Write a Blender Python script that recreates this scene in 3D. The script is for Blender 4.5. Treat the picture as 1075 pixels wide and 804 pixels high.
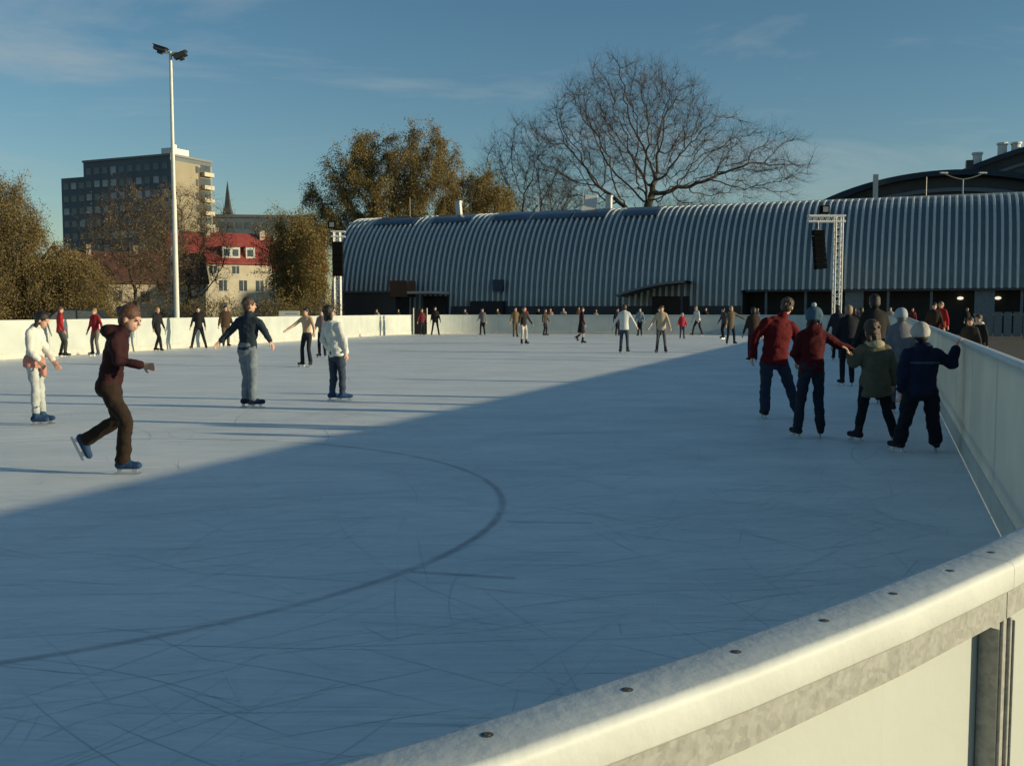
import bpy, bmesh, math, random
import numpy as np
from mathutils import Vector, Matrix, noise

for o in list(bpy.data.objects):
    bpy.data.objects.remove(o, do_unlink=True)
SC = bpy.context.scene
COL = SC.collection
R = math.radians

# ------------------------------------------------------------------ camera
cam_d = bpy.data.cameras.new('camera')
cam_d.sensor_width = 36.0
cam_d.lens = 35.5
cam_d.clip_start = 0.05
cam_d.clip_end = 6000
cam = bpy.data.objects.new('camera', cam_d)
COL.objects.link(cam)
cam.location = (0, 0, 1.60)
cam.rotation_euler = (R(90 - 4.15), 0, 0)
SC.camera = cam

# ------------------------------------------------------------------ sky, sun, exposure
SUN_AZ, SUN_EL = -12.0, 9.6          # azimuth from +X towards +Y, elevation
W = bpy.data.worlds.new('World')
SC.world = W
W.use_nodes = True
nt = W.node_tree
nt.nodes.clear()
wo = nt.nodes.new('ShaderNodeOutputWorld')
bg = nt.nodes.new('ShaderNodeBackground')
sky = nt.nodes.new('ShaderNodeTexSky')
sky.sky_type = 'NISHITA'
sky.sun_disc = False
sky.sun_elevation = R(SUN_EL)
sky.sun_rotation = R(90 - SUN_AZ)
sky.altitude = 100
sky.air_density = 1.0
sky.dust_density = 0.25
sky.ozone_density = 2.3
# thin high cirrus: streaky noise on a plane overhead
tc = nt.nodes.new('ShaderNodeTexCoord')
sep = nt.nodes.new('ShaderNodeSeparateXYZ')
nt.links.new(tc.outputs['Generated'], sep.inputs[0])
zz = nt.nodes.new('ShaderNodeMath'); zz.operation = 'ADD'; zz.inputs[1].default_value = 0.06
nt.links.new(sep.outputs['Z'], zz.inputs[0])
zm = nt.nodes.new('ShaderNodeMath'); zm.operation = 'MAXIMUM'; zm.inputs[1].default_value = 0.03
nt.links.new(zz.outputs[0], zm.inputs[0])
dx = nt.nodes.new('ShaderNodeMath'); dx.operation = 'DIVIDE'
dy = nt.nodes.new('ShaderNodeMath'); dy.operation = 'DIVIDE'
nt.links.new(sep.outputs['X'], dx.inputs[0]); nt.links.new(zm.outputs[0], dx.inputs[1])
nt.links.new(sep.outputs['Y'], dy.inputs[0]); nt.links.new(zm.outputs[0], dy.inputs[1])
cmb = nt.nodes.new('ShaderNodeCombineXYZ')
nt.links.new(dx.outputs[0], cmb.inputs[0]); nt.links.new(dy.outputs[0], cmb.inputs[1])
cmb.inputs[2].default_value = 12.4
mp = nt.nodes.new('ShaderNodeMapping')
mp.inputs['Rotation'].default_value = (0, 0, R(-16))
mp.inputs['Scale'].default_value = (0.55, 0.75, 1)
nt.links.new(cmb.outputs[0], mp.inputs[0])
cn = nt.nodes.new('ShaderNodeTexNoise')
cn.inputs['Scale'].default_value = 1.0; cn.inputs['Detail'].default_value = 8
cn.inputs['Roughness'].default_value = 0.62; cn.inputs['Distortion'].default_value = 0.6
nt.links.new(mp.outputs[0], cn.inputs['Vector'])
cr = nt.nodes.new('ShaderNodeValToRGB')
cr.color_ramp.elements[0].position = 0.50; cr.color_ramp.elements[0].color = (0, 0, 0, 1)
cr.color_ramp.elements[1].position = 0.80; cr.color_ramp.elements[1].color = (0.7, 0.7, 0.7, 1)
nt.links.new(cn.outputs['Fac'], cr.inputs[0])
mx = nt.nodes.new('ShaderNodeMix'); mx.data_type = 'RGBA'
nt.links.new(cr.outputs[0], mx.inputs[0])
hs = nt.nodes.new('ShaderNodeHueSaturation')
hs.inputs['Saturation'].default_value = 1.14
hs.inputs['Hue'].default_value = 0.493
nt.links.new(sky.outputs[0], hs.inputs['Color'])
nt.links.new(hs.outputs[0], mx.inputs[6])
mx.inputs[7].default_value = (3.4, 3.9, 4.0, 1)
nt.links.new(mx.outputs[2], bg.inputs[0])
bg.inputs[1].default_value = 0.105
nt.links.new(bg.outputs[0], wo.inputs[0])

sun_d = bpy.data.lights.new('sun', 'SUN')
sun_d.energy = 5.0
sun_d.angle = R(0.6)
sun_d.color = (1.0, 0.87, 0.57)
sun = bpy.data.objects.new('sun', sun_d)
COL.objects.link(sun)
sdir = Vector((math.cos(R(SUN_AZ)) * math.cos(R(SUN_EL)), math.sin(R(SUN_AZ)) * math.cos(R(SUN_EL)), math.sin(R(SUN_EL))))
sun.rotation_euler = sdir.to_track_quat('Z', 'Y').to_euler()
sun.location = sdir * 60

vs = SC.view_settings
vs.view_transform = 'Standard'; vs.look = 'None'; vs.gamma = 1; vs.exposure = 0.10
vs.use_curve_mapping = False

# ------------------------------------------------------------------ helpers
def tag(o, label=None, cat=None, group=None, kind=None):
    if label: o['label'] = label
    if cat: o['category'] = cat
    if group: o['group'] = group
    if kind: o['kind'] = kind
    return o

def empty(name, loc, label=None, cat=None, group=None, rz=0):
    o = bpy.data.objects.new(name, None)
    COL.objects.link(o)
    o.location = loc
    o.rotation_euler = (0, 0, rz)
    o.empty_display_size = 0.2
    return tag(o, label, cat, group)

def link(name, me, mat=None, parent=None, loc=None):
    o = bpy.data.objects.new(name, me)
    COL.objects.link(o)
    if mat and not me.materials: me.materials.append(mat)
    if parent: o.parent = parent
    if loc is not None: o.location = loc
    return o

class MB:
    def __init__(s): s.v = []; s.f = []
    def add(s, vs_, fs):
        n = len(s.v); s.v += [tuple(p) for p in vs_]; s.f += [tuple(i + n for i in q) for q in fs]; return s
    def box(s, a, b):
        x0, y0, z0 = a; x1, y1, z1 = b
        return s.add([(x0,y0,z0),(x1,y0,z0),(x1,y1,z0),(x0,y1,z0),(x0,y0,z1),(x1,y0,z1),(x1,y1,z1),(x0,y1,z1)],
                     [(0,3,2,1),(4,5,6,7),(0,1,5,4),(1,2,6,5),(2,3,7,6),(3,0,4,7)])
    def tube(s, a, b, ra, rb, n=6, cap=True):
        a = Vector(a); b = Vector(b); d = (b - a)
        if d.length < 1e-6: return s
        d.normalize()
        u = d.orthogonal().normalized(); w = d.cross(u)
        vs_ = []
        for c, r in ((a, ra), (b, rb)):
            for k in range(n):
                t = 2 * math.pi * k / n
                vs_.append(c + (u * math.cos(t) + w * math.sin(t)) * r)
        fs = [(k, (k + 1) % n, n + (k + 1) % n, n + k) for k in range(n)]
        if cap: fs += [tuple(range(n))[::-1], tuple(range(n, 2 * n))]
        return s.add(vs_, fs)
    def sweep(s, path, prof, closed_prof=True, caps=True):
        # path: list of (pos2d, normal2d); prof: list of (d, z) counter-clockwise
        m = len(prof); vs_ = []; fs = []
        for p, nn in path:
            for d, z in prof: vs_.append((p[0] + nn[0] * d, p[1] + nn[1] * d, z))
        for i in range(len(path) - 1):
            for k in range(m if closed_prof else m - 1):
                k2 = (k + 1) % m
                fs.append((i * m + k, i * m + k2, (i + 1) * m + k2, (i + 1) * m + k))
        if caps and closed_prof:
            fs.append(tuple(range(m))[::-1]); fs.append(tuple(range((len(path) - 1) * m, len(path) * m)))
        return s.add(vs_, fs)
    def mesh(s, name, smooth=False):
        me = bpy.data.meshes.new(name)
        me.from_pydata(s.v, [], s.f)
        me.update()
        bm = bmesh.new(); bm.from_mesh(me); bmesh.ops.recalc_face_normals(bm, faces=bm.faces); bm.to_mesh(me); bm.free()
        if smooth:
            me.polygons.foreach_set('use_smooth', [True] * len(me.polygons))
        return me
    def obj(s, name, mat, parent=None, smooth=False, loc=None):
        return link(name, s.mesh(name, smooth), mat, parent, loc)

def bevel(o, w, seg=2):
    m = o.modifiers.new('bevel', 'BEVEL'); m.width = w; m.segments = seg; m.limit_method = 'ANGLE'; m.angle_limit = R(40)
    return o

_M = {}
def mat(name, col, rough=0.6, metal=0.0, var=0.12, nscale=6.0, bump=0.0, bscale=None, spec=0.5, col2=None, detail=4, sub=0):
    if name in _M: return _M[name]
    m = bpy.data.materials.new(name); m.use_nodes = True
    t = m.node_tree; b = t.nodes['Principled BSDF']
    b.inputs['Roughness'].default_value = rough; b.inputs['Metallic'].default_value = metal
    b.inputs['Specular IOR Level'].default_value = spec
    tcn = t.nodes.new('ShaderNodeTexCoord')
    n = t.nodes.new('ShaderNodeTexNoise'); n.inputs['Scale'].default_value = nscale; n.inputs['Detail'].default_value = detail
    t.links.new(tcn.outputs['Object'], n.inputs['Vector'])
    r = t.nodes.new('ShaderNodeValToRGB')
    c = Vector(col[:3])
    lo = c * (1 - var); hi = Vector([min(1, q * (1 + var)) for q in c])
    if col2: lo = c; hi = Vector(col2)
    r.color_ramp.elements[0].position = 0.32; r.color_ramp.elements[0].color = (*lo, 1)
    r.color_ramp.elements[1].position = 0.68; r.color_ramp.elements[1].color = (*hi, 1)
    t.links.new(n.outputs['Fac'], r.inputs[0]); t.links.new(r.outputs[0], b.inputs['Base Color'])
    if bump:
        n2 = t.nodes.new('ShaderNodeTexNoise'); n2.inputs['Scale'].default_value = bscale or nscale * 3; n2.inputs['Detail'].default_value = 5
        t.links.new(tcn.outputs['Object'], n2.inputs['Vector'])
        bp = t.nodes.new('ShaderNodeBump'); bp.inputs['Strength'].default_value = bump; bp.inputs['Distance'].default_value = 0.02
        t.links.new(n2.outputs['Fac'], bp.inputs['Height']); t.links.new(bp.outputs[0], b.inputs['Normal'])
    _M[name] = m
    return m

def emis(name, col, s):
    if name in _M: return _M[name]
    m = bpy.data.materials.new(name); m.use_nodes = True
    b = m.node_tree.nodes['Principled BSDF']
    b.inputs['Emission Color'].default_value = (*col, 1); b.inputs['Emission Strength'].default_value = s
    b.inputs['Base Color'].default_value = (*col, 1)
    _M[name] = m
    return m

# ------------------------------------------------------------------ ice material
def ice_material():
    m = bpy.data.materials.new('ice'); m.use_nodes = True
    t = m.node_tree; b = t.nodes['Principled BSDF']
    tcn = t.nodes.new('ShaderNodeTexCoord')
    wn = t.nodes.new('ShaderNodeTexNoise'); wn.inputs['Scale'].default_value = 0.22; wn.inputs['Detail'].default_value = 2
    t.links.new(tcn.outputs['Object'], wn.inputs['Vector'])
    wm = t.nodes.new('ShaderNodeVectorMath'); wm.operation = 'SCALE'; wm.inputs['Scale'].default_value = 1.0; t.links.new(wn.outputs['Color'], wm.inputs[0])
    warp = t.nodes.new('ShaderNodeVectorMath'); warp.operation = 'ADD'; t.links.new(tcn.outputs['Object'], warp.inputs[0]); t.links.new(wm.outputs[0], warp.inputs[1])
    def nz(scale, rot, stretch, detail, rough=0.55):
        mpn = t.nodes.new('ShaderNodeMapping'); mpn.inputs['Rotation'].default_value = (0, 0, R(rot)); mpn.inputs['Scale'].default_value = (scale, scale * stretch, scale)
        nn = t.nodes.new('ShaderNodeTexNoise'); nn.inputs['Scale'].default_value = 1; nn.inputs['Detail'].default_value = detail; nn.inputs['Roughness'].default_value = rough
        t.links.new(warp.outputs[0] if stretch > 5 else tcn.outputs['Object'], mpn.inputs[0]); t.links.new(mpn.outputs[0], nn.inputs['Vector'])
        return nn.outputs['Fac']
    big = nz(0.45, 10, 1.6, 9, 0.72)
    s1 = nz(0.9, 24, 24, 4, 0.7)
    s2 = nz(1.3, -48, 26, 4, 0.7)
    s3 = nz(0.8, 78, 26, 4, 0.7)
    fine = nz(22, 0, 1, 4)
    grit = nz(7, 30, 2.2, 8, 0.8)
    def mth(op, a, bb, c=None):
        n = t.nodes.new('ShaderNodeMath'); n.operation = op
        for i, q in enumerate((a, bb, c)):
            if q is None: continue
            if isinstance(q, (int, float)): n.inputs[i].default_value = q
            else: t.links.new(q, n.inputs[i])
        return n.outputs[0]
    scr = mth('MINIMUM', mth('MINIMUM', s1, s2), s3)
    h = mth('ADD', mth('MULTIPLY', scr, 1.0), mth('MULTIPLY', fine, 0.25))
    k = mth('ADD', mth('ADD', mth('MULTIPLY', big, 0.55), mth('MULTIPLY', scr, 0.5)), mth('MULTIPLY', grit, 0.25))
    r = t.nodes.new('ShaderNodeValToRGB')
    r.color_ramp.elements[0].position = 0.44; r.color_ramp.elements[0].color = (0.58, 0.62, 0.62, 1)
    r.color_ramp.elements[1].position = 0.72; r.color_ramp.elements[1].color = (0.86, 0.86, 0.82, 1)
    t.links.new(k, r.inputs[0]); t.links.new(r.outputs[0], b.inputs['Base Color'])
    b.inputs['Roughness'].default_value = 0.55
    b.inputs['Specular IOR Level'].default_value = 0.22
    bp = t.nodes.new('ShaderNodeBump'); bp.inputs['Strength'].default_value = 0.35; bp.inputs['Distance'].default_value = 0.008
    t.links.new(h, bp.inputs['Height']); t.links.new(bp.outputs[0], b.inputs['Normal'])
    return m

def worn_paint(name, col, cover, rad=None, half=0.05):
    m = bpy.data.materials.new(name); m.use_nodes = True
    t = m.node_tree; b = t.nodes['Principled BSDF']; out = t.nodes['Material Output']
    b.inputs['Base Color'].default_value = (*col, 1); b.inputs['Roughness'].default_value = 0.5; b.inputs['Specular IOR Level'].default_value = 0.2
    tcn = t.nodes.new('ShaderNodeTexCoord')
    n = t.nodes.new('ShaderNodeTexNoise'); n.inputs['Scale'].default_value = 0.9; n.inputs['Detail'].default_value = 10; n.inputs['Roughness'].default_value = 0.75
    t.links.new(tcn.outputs['Object'], n.inputs['Vector'])
    mr = t.nodes.new('ShaderNodeMapRange'); mr.inputs['From Min'].default_value = 0.38; mr.inputs['From Max'].default_value = 0.66
    mr.inputs['To Min'].default_value = cover * 1.35; mr.inputs['To Max'].default_value = cover * 0.25
    t.links.new(n.outputs['Fac'], mr.inputs[0])
    tr = t.nodes.new('ShaderNodeBsdfTransparent'); mxs = t.nodes.new('ShaderNodeMixShader')
    fac = mr.outputs[0]
    if rad:                                # the old line fades out towards both edges
        ln = t.nodes.new('ShaderNodeVectorMath'); ln.operation = 'LENGTH'; t.links.new(tcn.outputs['Object'], ln.inputs[0])
        sb = t.nodes.new('ShaderNodeMath'); sb.operation = 'SUBTRACT'; sb.inputs[1].default_value = rad; t.links.new(ln.outputs['Value'], sb.inputs[0])
        ab = t.nodes.new('ShaderNodeMath'); ab.operation = 'ABSOLUTE'; t.links.new(sb.outputs[0], ab.inputs[0])
        m2 = t.nodes.new('ShaderNodeMapRange'); m2.interpolation_type = 'SMOOTHSTEP'; m2.inputs['From Min'].default_value = half * 0.15; m2.inputs['From Max'].default_value = half; m2.inputs['To Min'].default_value = 1; m2.inputs['To Max'].default_value = 0
        t.links.new(ab.outputs[0], m2.inputs[0])
        mu = t.nodes.new('ShaderNodeMath'); mu.operation = 'MULTIPLY'; t.links.new(fac, mu.inputs[0]); t.links.new(m2.outputs[0], mu.inputs[1]); fac = mu.outputs[0]
    t.links.new(fac, mxs.inputs[0]); t.links.new(tr.outputs[0], mxs.inputs[1]); t.links.new(b.outputs[0], mxs.inputs[2])
    t.links.new(mxs.outputs[0], out.inputs[0])
    return m

# ------------------------------------------------------------------ ground
ground_m = mat('asphalt', (0.024, 0.022, 0.020), 0.95, var=0.35, nscale=0.35, bump=0.3, bscale=30, detail=8)
g = MB(); g.add([(-2500, -400, 0), (2500, -400, 0), (2500, 4500, 0), (-2500, 4500, 0)], [(0, 1, 2, 3)])
go = g.obj('ground', ground_m); go.location.z = -0.03; tag(go, 'dark asphalt ground around the ice rink', 'ground', kind='structure')
gl = MB(); gl.add([(-260, 72, 0), (-18, 76, 0), (-18, 150, 0), (-260, 300, 0)], [(0, 1, 2, 3)])
glo = gl.obj('grass_verge', mat('winter_grass', (0.06, 0.06, 0.02), 0.95, var=0.4, nscale=0.6, detail=8)); glo.location.z = -0.022
tag(glo, 'dull winter grass in front of the houses', 'grass', kind='structure')

# ------------------------------------------------------------------ rink outline
def rounded(poly, radii, step=0.3):
    n = len(poly); pts = []
    for i in range(n):
        p = Vector(poly[i]); a = (Vector(poly[i - 1]) - p).normalized(); b = (Vector(poly[(i + 1) % n]) - p).normalized()
        ang = a.angle(b); r = radii[i]; tl = r / math.tan(ang / 2)
        c = p + (a + b).normalized() * (r / math.sin(ang / 2))
        s = p + a * tl; e = p + b * tl
        a0 = math.atan2(s.y - c.y, s.x - c.x); a1 = math.atan2(e.y - c.y, e.x - c.x)
        da = (a1 - a0 + math.pi) % (2 * math.pi) - math.pi
        k = max(8, int(abs(da) * r / step))
        for q in range(k + 1): pts.append((c.x + r * math.cos(a0 + da * q / k), c.y + r * math.sin(a0 + da * q / k)))
    return pts
# counter-clockwise: near right (by the camera), far right, far left, near left
CORN = [(-0.20, -2.84), (24.02, 62.3), (-6.9, 67.8), (-23.3, 5.74)]
OUT = rounded(CORN, [7.33, 6.0, 6.0, 6.5])
P = np.array(OUT); Pn = np.vstack([P, P[:1]])
seg = np.sqrt(((Pn[1:] - Pn[:-1]) ** 2).sum(1)); cum = np.concatenate([[0], np.cumsum(seg)]); LEN = cum[-1]
def path_at(s):
    s = s % LEN; i = min(np.searchsorted(cum, s, 'right') - 1, len(seg) - 1)
    t = (s - cum[i]) / seg[i]
    p = Pn[i] * (1 - t) + Pn[i + 1] * t
    def tg(i): d = Pn[(i + 1) % len(P)] - Pn[i % len(P)]; return d / (np.hypot(*d) + 1e-9)
    d = tg(i)
    mid = 0.5
    if t < mid: d2 = tg((i - 1) % len(P)); d = d * (0.5 + t) + d2 * (0.5 - t)
    else: d2 = tg((i + 1) % len(P)); d = d * (1.5 - t) + d2 * (t - 0.5)
    d = d / np.hypot(*d)
    return (p[0], p[1]), (d[1], -d[0])       # outward normal for counter-clockwise
def s_near(x, y):
    return min((((path_at(k * 0.02)[0][0] - x) ** 2 + (path_at(k * 0.02)[0][1] - y) ** 2), k * 0.02) for k in range(int(LEN / 0.02)))[1]

ice_m = ice_material()
ib = MB(); ib.add([(x, y, 0) for x, y in OUT], [tuple(range(len(OUT)))])
tag(ib.obj('ice', ice_m), 'white scratched ice sheet of the rink', 'ice', kind='structure')

line_m = worn_paint('old_line_paint', (0.20, 0.16, 0.20), 0.22)
circ_m = worn_paint('old_circle_paint', (0.20, 0.14, 0.18), 0.27, 4.24, 0.05)
def ring(c, r, w, a0, a1, n=90):
    b = MB(); vs_ = []; fs = []
    for k in range(n + 1):
        a = R(a0 + (a1 - a0) * k / n)
        for q in (r - w / 2, r + w / 2): vs_.append((c[0] + q * math.cos(a), c[1] + q * math.sin(a), 0))
    for k in range(n): fs.append((2 * k, 2 * k + 1, 2 * k + 3, 2 * k + 2))
    return b.add(vs_, fs)
fc = ring((0, 0), 4.24, 0.15, 0, 360, 140).obj('ice_marking', circ_m); fc.location = (-4.32, 8.22, 0.004)
tag(fc, 'faded dark face-off circle line under the ice', 'marking', kind='structure')
for (x0, y0, x1, y1, w) in ((-0.62, 6.08, 0.02, 5.93, 0.055), (-0.05, 7.55, 0.60, 7.48, 0.05)):
    b = MB(); d = Vector((x1 - x0, y1 - y0)).normalized(); q = Vector((-d.y, d.x)) * w / 2
    b.add([(x0 - q.x, y0 - q.y, 0), (x1 - q.x, y1 - q.y, 0), (x1 + q.x, y1 + q.y, 0), (x0 + q.x, y0 + q.y, 0)], [(0, 1, 2, 3)])
    o = b.obj('ice_marking', line_m); o.location.z = 0.004
    tag(o, 'short faded tick line beside the face-off circle', 'marking', kind='structure')

# blade cuts: thousands of shallow curved scratches, groove shade put into the dark colour
def inside(x, y):
    c = False; n = len(OUT)
    for i in range(n):
        x0, y0 = OUT[i]; x1, y1 = OUT[i - 1]
        if (y0 > y) != (y1 > y) and x < (x1 - x0) * (y - y0) / (y1 - y0) + x0: c = not c
    return c
rsk = random.Random(77)
def cuts(count, near, z0, col, name, wmin, wmax):
    b = MB(); k = 0; z = z0
    while k < count:
        if near: x, y = rsk.uniform(-9, 6), rsk.uniform(1.5, 16)
        else: x, y = rsk.uniform(-18, 20), rsk.uniform(12, 60)
        if not inside(x, y): continue
        h = rsk.gauss(0.25, 0.5) if rsk.random() < 0.55 else rsk.uniform(0, 6.28); L = rsk.uniform(0.15, 1.9) * (1 if near else 2.2); cv = rsk.gauss(0, 0.16); w = rsk.uniform(wmin, wmax)
        n = 8; L1 = []; ok = True; vs_ = []
        for q in range(n + 1):
            ww = w * math.sin(math.pi * (q + 0.15) / (n + 0.3)) * 0.5
            vs_ += [(x - math.sin(h) * ww, y + math.cos(h) * ww, z), (x + math.sin(h) * ww, y - math.cos(h) * ww, z)]
            x += math.cos(h) * L / n; y += math.sin(h) * L / n; h += cv * L / n
        if not inside(x, y): continue
        b.add(vs_, [(2 * q, 2 * q + 1, 2 * q + 3, 2 * q + 2) for q in range(n)]); k += 1; z += 4e-7
    me = bpy.data.meshes.new(name); me.from_pydata(b.v, [], b.f)
    o = link(name, me, mat(name, col, 0.7, var=0.10, nscale=3, spec=0.2))
    return tag(o, None, None, kind='stuff')
for nr, c_, w0, w1 in ((True, 2000, 0.0022, 0.0065), (False, 1100, 0.006, 0.02)):
    tag(cuts(c_, nr, 0.0010, (0.60, 0.64, 0.645), 'blade_cuts', w0, w1), 'thin dark blade cuts scattered over the ice', 'scratches')
    tag(cuts(c_ // 2, nr, 0.0020, (0.84, 0.85, 0.82), 'ice_shavings', w0, w1), 'thin pale lines of ice shavings along the blade cuts', 'shavings')

# ------------------------------------------------------------------ rink boards
board_m = mat('white_board_plastic', (0.60, 0.635, 0.59), 0.5, var=0.08, nscale=1.3, bump=0.05, bscale=40, detail=6)
rail_m = mat('white_rail_plastic', (0.59, 0.615, 0.59), 0.55, var=0.06, nscale=9, bump=0.06, bscale=60, spec=0.3, detail=8)
def translucent(m, f):
    t = m.node_tree; b = t.nodes['Principled BSDF']; out = t.nodes['Material Output']
    tr = t.nodes.new('ShaderNodeBsdfTranslucent'); ms = t.nodes.new('ShaderNodeMixShader'); ms.inputs[0].default_value = f
    t.links.new(b.inputs['Base Color'].links[0].from_socket, tr.inputs[0]); t.links.new(b.outputs[0], ms.inputs[1]); t.links.new(tr.outputs[0], ms.inputs[2]); t.links.new(ms.outputs[0], out.inputs[0])
translucent(board_m, 0.22)                 # milky plastic lets some sun through
kick_m = mat('kick_plate_plastic', (0.52, 0.50, 0.44), 0.5, var=0.10, nscale=4)
def galvanized():
    m = bpy.data.materials.new('galvanized_steel'); m.use_nodes = True
    t = m.node_tree; b = t.nodes['Principled BSDF']
    b.inputs['Metallic'].default_value = 0.2; b.inputs['Roughness'].default_value = 0.5
    tcn = t.nodes.new('ShaderNodeTexCoord'); v = t.nodes.new('ShaderNodeTexVoronoi'); v.inputs['Scale'].default_value = 150
    n = t.nodes.new('ShaderNodeTexNoise'); n.inputs['Scale'].default_value = 55; n.inputs['Detail'].default_value = 6
    t.links.new(tcn.outputs['Object'], n.inputs['Vector'])
    vm = t.nodes.new('ShaderNodeMix'); vm.data_type = 'RGBA'; vm.inputs[0].default_value = 0.02
    t.links.new(tcn.outputs['Object'], vm.inputs[6]); t.links.new(n.outputs['Color'], vm.inputs[7]); t.links.new(vm.outputs[2], v.inputs['Vector'])
    sp = t.nodes.new('ShaderNodeSeparateColor'); t.links.new(v.outputs['Color'], sp.inputs[0])
    ad = t.nodes.new('ShaderNodeMath'); ad.operation = 'MULTIPLY_ADD'; ad.inputs[1].default_value = 0.35
    t.links.new(sp.outputs[0], ad.inputs[0])
    n3 = t.nodes.new('ShaderNodeMath'); n3.operation = 'MULTIPLY'; n3.inputs[1].default_value = 0.65; t.links.new(n.outputs['Fac'], n3.inputs[0]); t.links.new(n3.outputs[0], ad.inputs[2])
    r = t.nodes.new('ShaderNodeValToRGB'); r.color_ramp.elements[0].position = 0.2; r.color_ramp.elements[1].position = 0.8
    r.color_ramp.elements[0].color = (0.25, 0.255, 0.235, 1); r.color_ramp.elements[1].color = (0.41, 0.415, 0.385, 1)
    t.links.new(ad.outputs[0], r.inputs[0]); t.links.new(r.outputs[0], b.inputs['Base Color'])
    return m
galv_m = galvanized()
bolt_m = mat('dark_bolt', (0.09, 0.09, 0.085), 0.7, metal=0.0, spec=0.2)

fence = empty('rink_boards', (0, 0, 0), 'white rink boards with pale top rail and galvanized frame enclosing the ice', 'rink boards')
S0 = s_near(0.72, 1.42) - 0.10
NP = 74; PL = LEN / NP
GATE_S = s_near(-5.9, 65.6)
rail_prof = [(-0.022, 1.224), (-0.022, 1.250), (-0.020, 1.256), (-0.015, 1.261), (-0.008, 1.263)]
for k in range(8):                                        # rounded outer edge
    a_ = R(90 - 90 * k / 7); rail_prof.append((0.045 + 0.010 * math.cos(a_), 1.253 + 0.010 * math.sin(a_)))
rail_prof += [(0.055, 1.228), (0.052, 1.224)]
rail_prof = rail_prof[::-1]
def strip(s0, s1, prof, gap=0.004, caps=True):
    n = 2
    d = abs(Vector(path_at(s0)[1]).angle(Vector(path_at(s1)[1])))
    if d > 0.02: n = 9
    return MB().sweep([path_at(s0 + gap + (s1 - s0 - 2 * gap) * k / (n - 1)) for k in range(n)], prof, caps=caps)
bolt_me = None
bb = MB(); bb.tube((0, 0, 0), (0, 0, 0.0008), 0.0058, 0.0054, 14); bb.tube((0, 0, 0.0008), (0, 0, 0.0012), 0.0034, 0.0030, 6); bolt_me = bb.mesh('bolt'); bolt_me.materials.append(bolt_m)
for i in range(NP):
    s0 = S0 + i * PL; s1 = s0 + PL
    strip(s0, s1, [(0.0, 0.02), (0.026, 0.02), (0.026, 1.222), (0.0, 1.222)]).obj('panel', board_m, fence)
    strip(s0, s1, [(-0.012, 0.003), (-0.0005, 0.003), (-0.0005, 0.20), (-0.012, 0.195)], 0.003).obj('kick_plate', kick_m, fence)
    ro = strip(s0, s1, rail_prof, 0.0004, False).obj('rail', rail_m, fence, smooth=True)
    strip(s0, s1, [(0.0265, 1.184), (0.047, 1.184), (0.047, 1.2235), (0.0265, 1.2235)], 0.0015).obj('top_beam', galv_m, fence)
    strip(s0, s1, [(0.0265, 0.30), (0.045, 0.30), (0.045, 0.345), (0.0265, 0.345)], 0.0015).obj('lower_beam', galv_m, fence)
    # post: two folded channels back to back at the joint between panels
    pb = MB()
    for (q0, q1, dep) in ((-0.040, -0.008, 0.042), (-0.0075, 0.005, 0.046), (0.0075, 0.0145, 0.050)):
        c0, n0 = path_at(s0 + q0); c1, n1 = path_at(s0 + q1)
        pr = [(0.0265, -0.03), (dep, -0.03), (dep, 1.1835), (0.0265, 1.1835)]
        pb.sweep([(c0, n0), (c1, n1)], pr)
    for q in (-0.0420, 0.0150):
        c0, n0 = path_at(s0 + q); c1, n1 = path_at(s0 + q + 0.0016)
        pb.sweep([(c0, n0), (c1, n1)], [(0.0265, -0.03), (0.053, -0.03), (0.053, 1.180), (0.0265, 1.180)])
    bevel(pb.obj('post', galv_m, fence), 0.0012, 1)
    if i in (0, 1, NP - 2, NP - 1):                          # bolts near enough to see
        k = 0; ss = s0 + 0.035
        while ss < s1 - 0.03:
            c, nn = path_at(ss)
            bo = link('bolt', bolt_me, None, ro, (c[0] + nn[0] * 0.012, c[1] + nn[1] * 0.012, 1.2625))
            k += 1; ss += 0.155 if k % 8 else 0.10

# ------------------------------------------------------------------ vaulted metal hall
TH = R(-22.65)
hall = empty('vaulted_hall', (-15.1, 84.9, -0.03), 'long barrel-vaulted hall clad in ribbed silver metal behind the rink', 'hall', rz=TH)
clad_m = mat('ribbed_cladding', (0.155, 0.195, 0.21), 0.45, metal=0.45, var=0.10, nscale=0.7, detail=6)
rib_m = mat('standing_rib', (0.62, 0.64, 0.60), 0.5, metal=0.25, var=0.06, nscale=1.2)  # paler than the cladding: sky and sun glints put into the colour
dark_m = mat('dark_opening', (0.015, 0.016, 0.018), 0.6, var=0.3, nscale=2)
sky_m = mat('skylight_glass', (0.06, 0.10, 0.15), 0.15, metal=0.2, var=0.2, nscale=0.5)
cap_m = mat('ridge_metal', (0.62, 0.60, 0.54), 0.5, metal=0.2, var=0.06, nscale=1)
anthr_m = mat('anthracite_metal', (0.035, 0.042, 0.050), 0.5, var=0.2, nscale=1)
HW, HH = 5.6, 9.5
def vault(t):                     # t 0 front foot .. 1 back foot -> (depth, z)
    a = math.pi * (1 - t)
    cx_ = math.cos(a); sz = math.sin(a)
    return HW + HW * (abs(cx_) ** 0.92) * (1 if cx_ > 0 else -1), HH * abs(sz) ** 0.80
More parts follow.
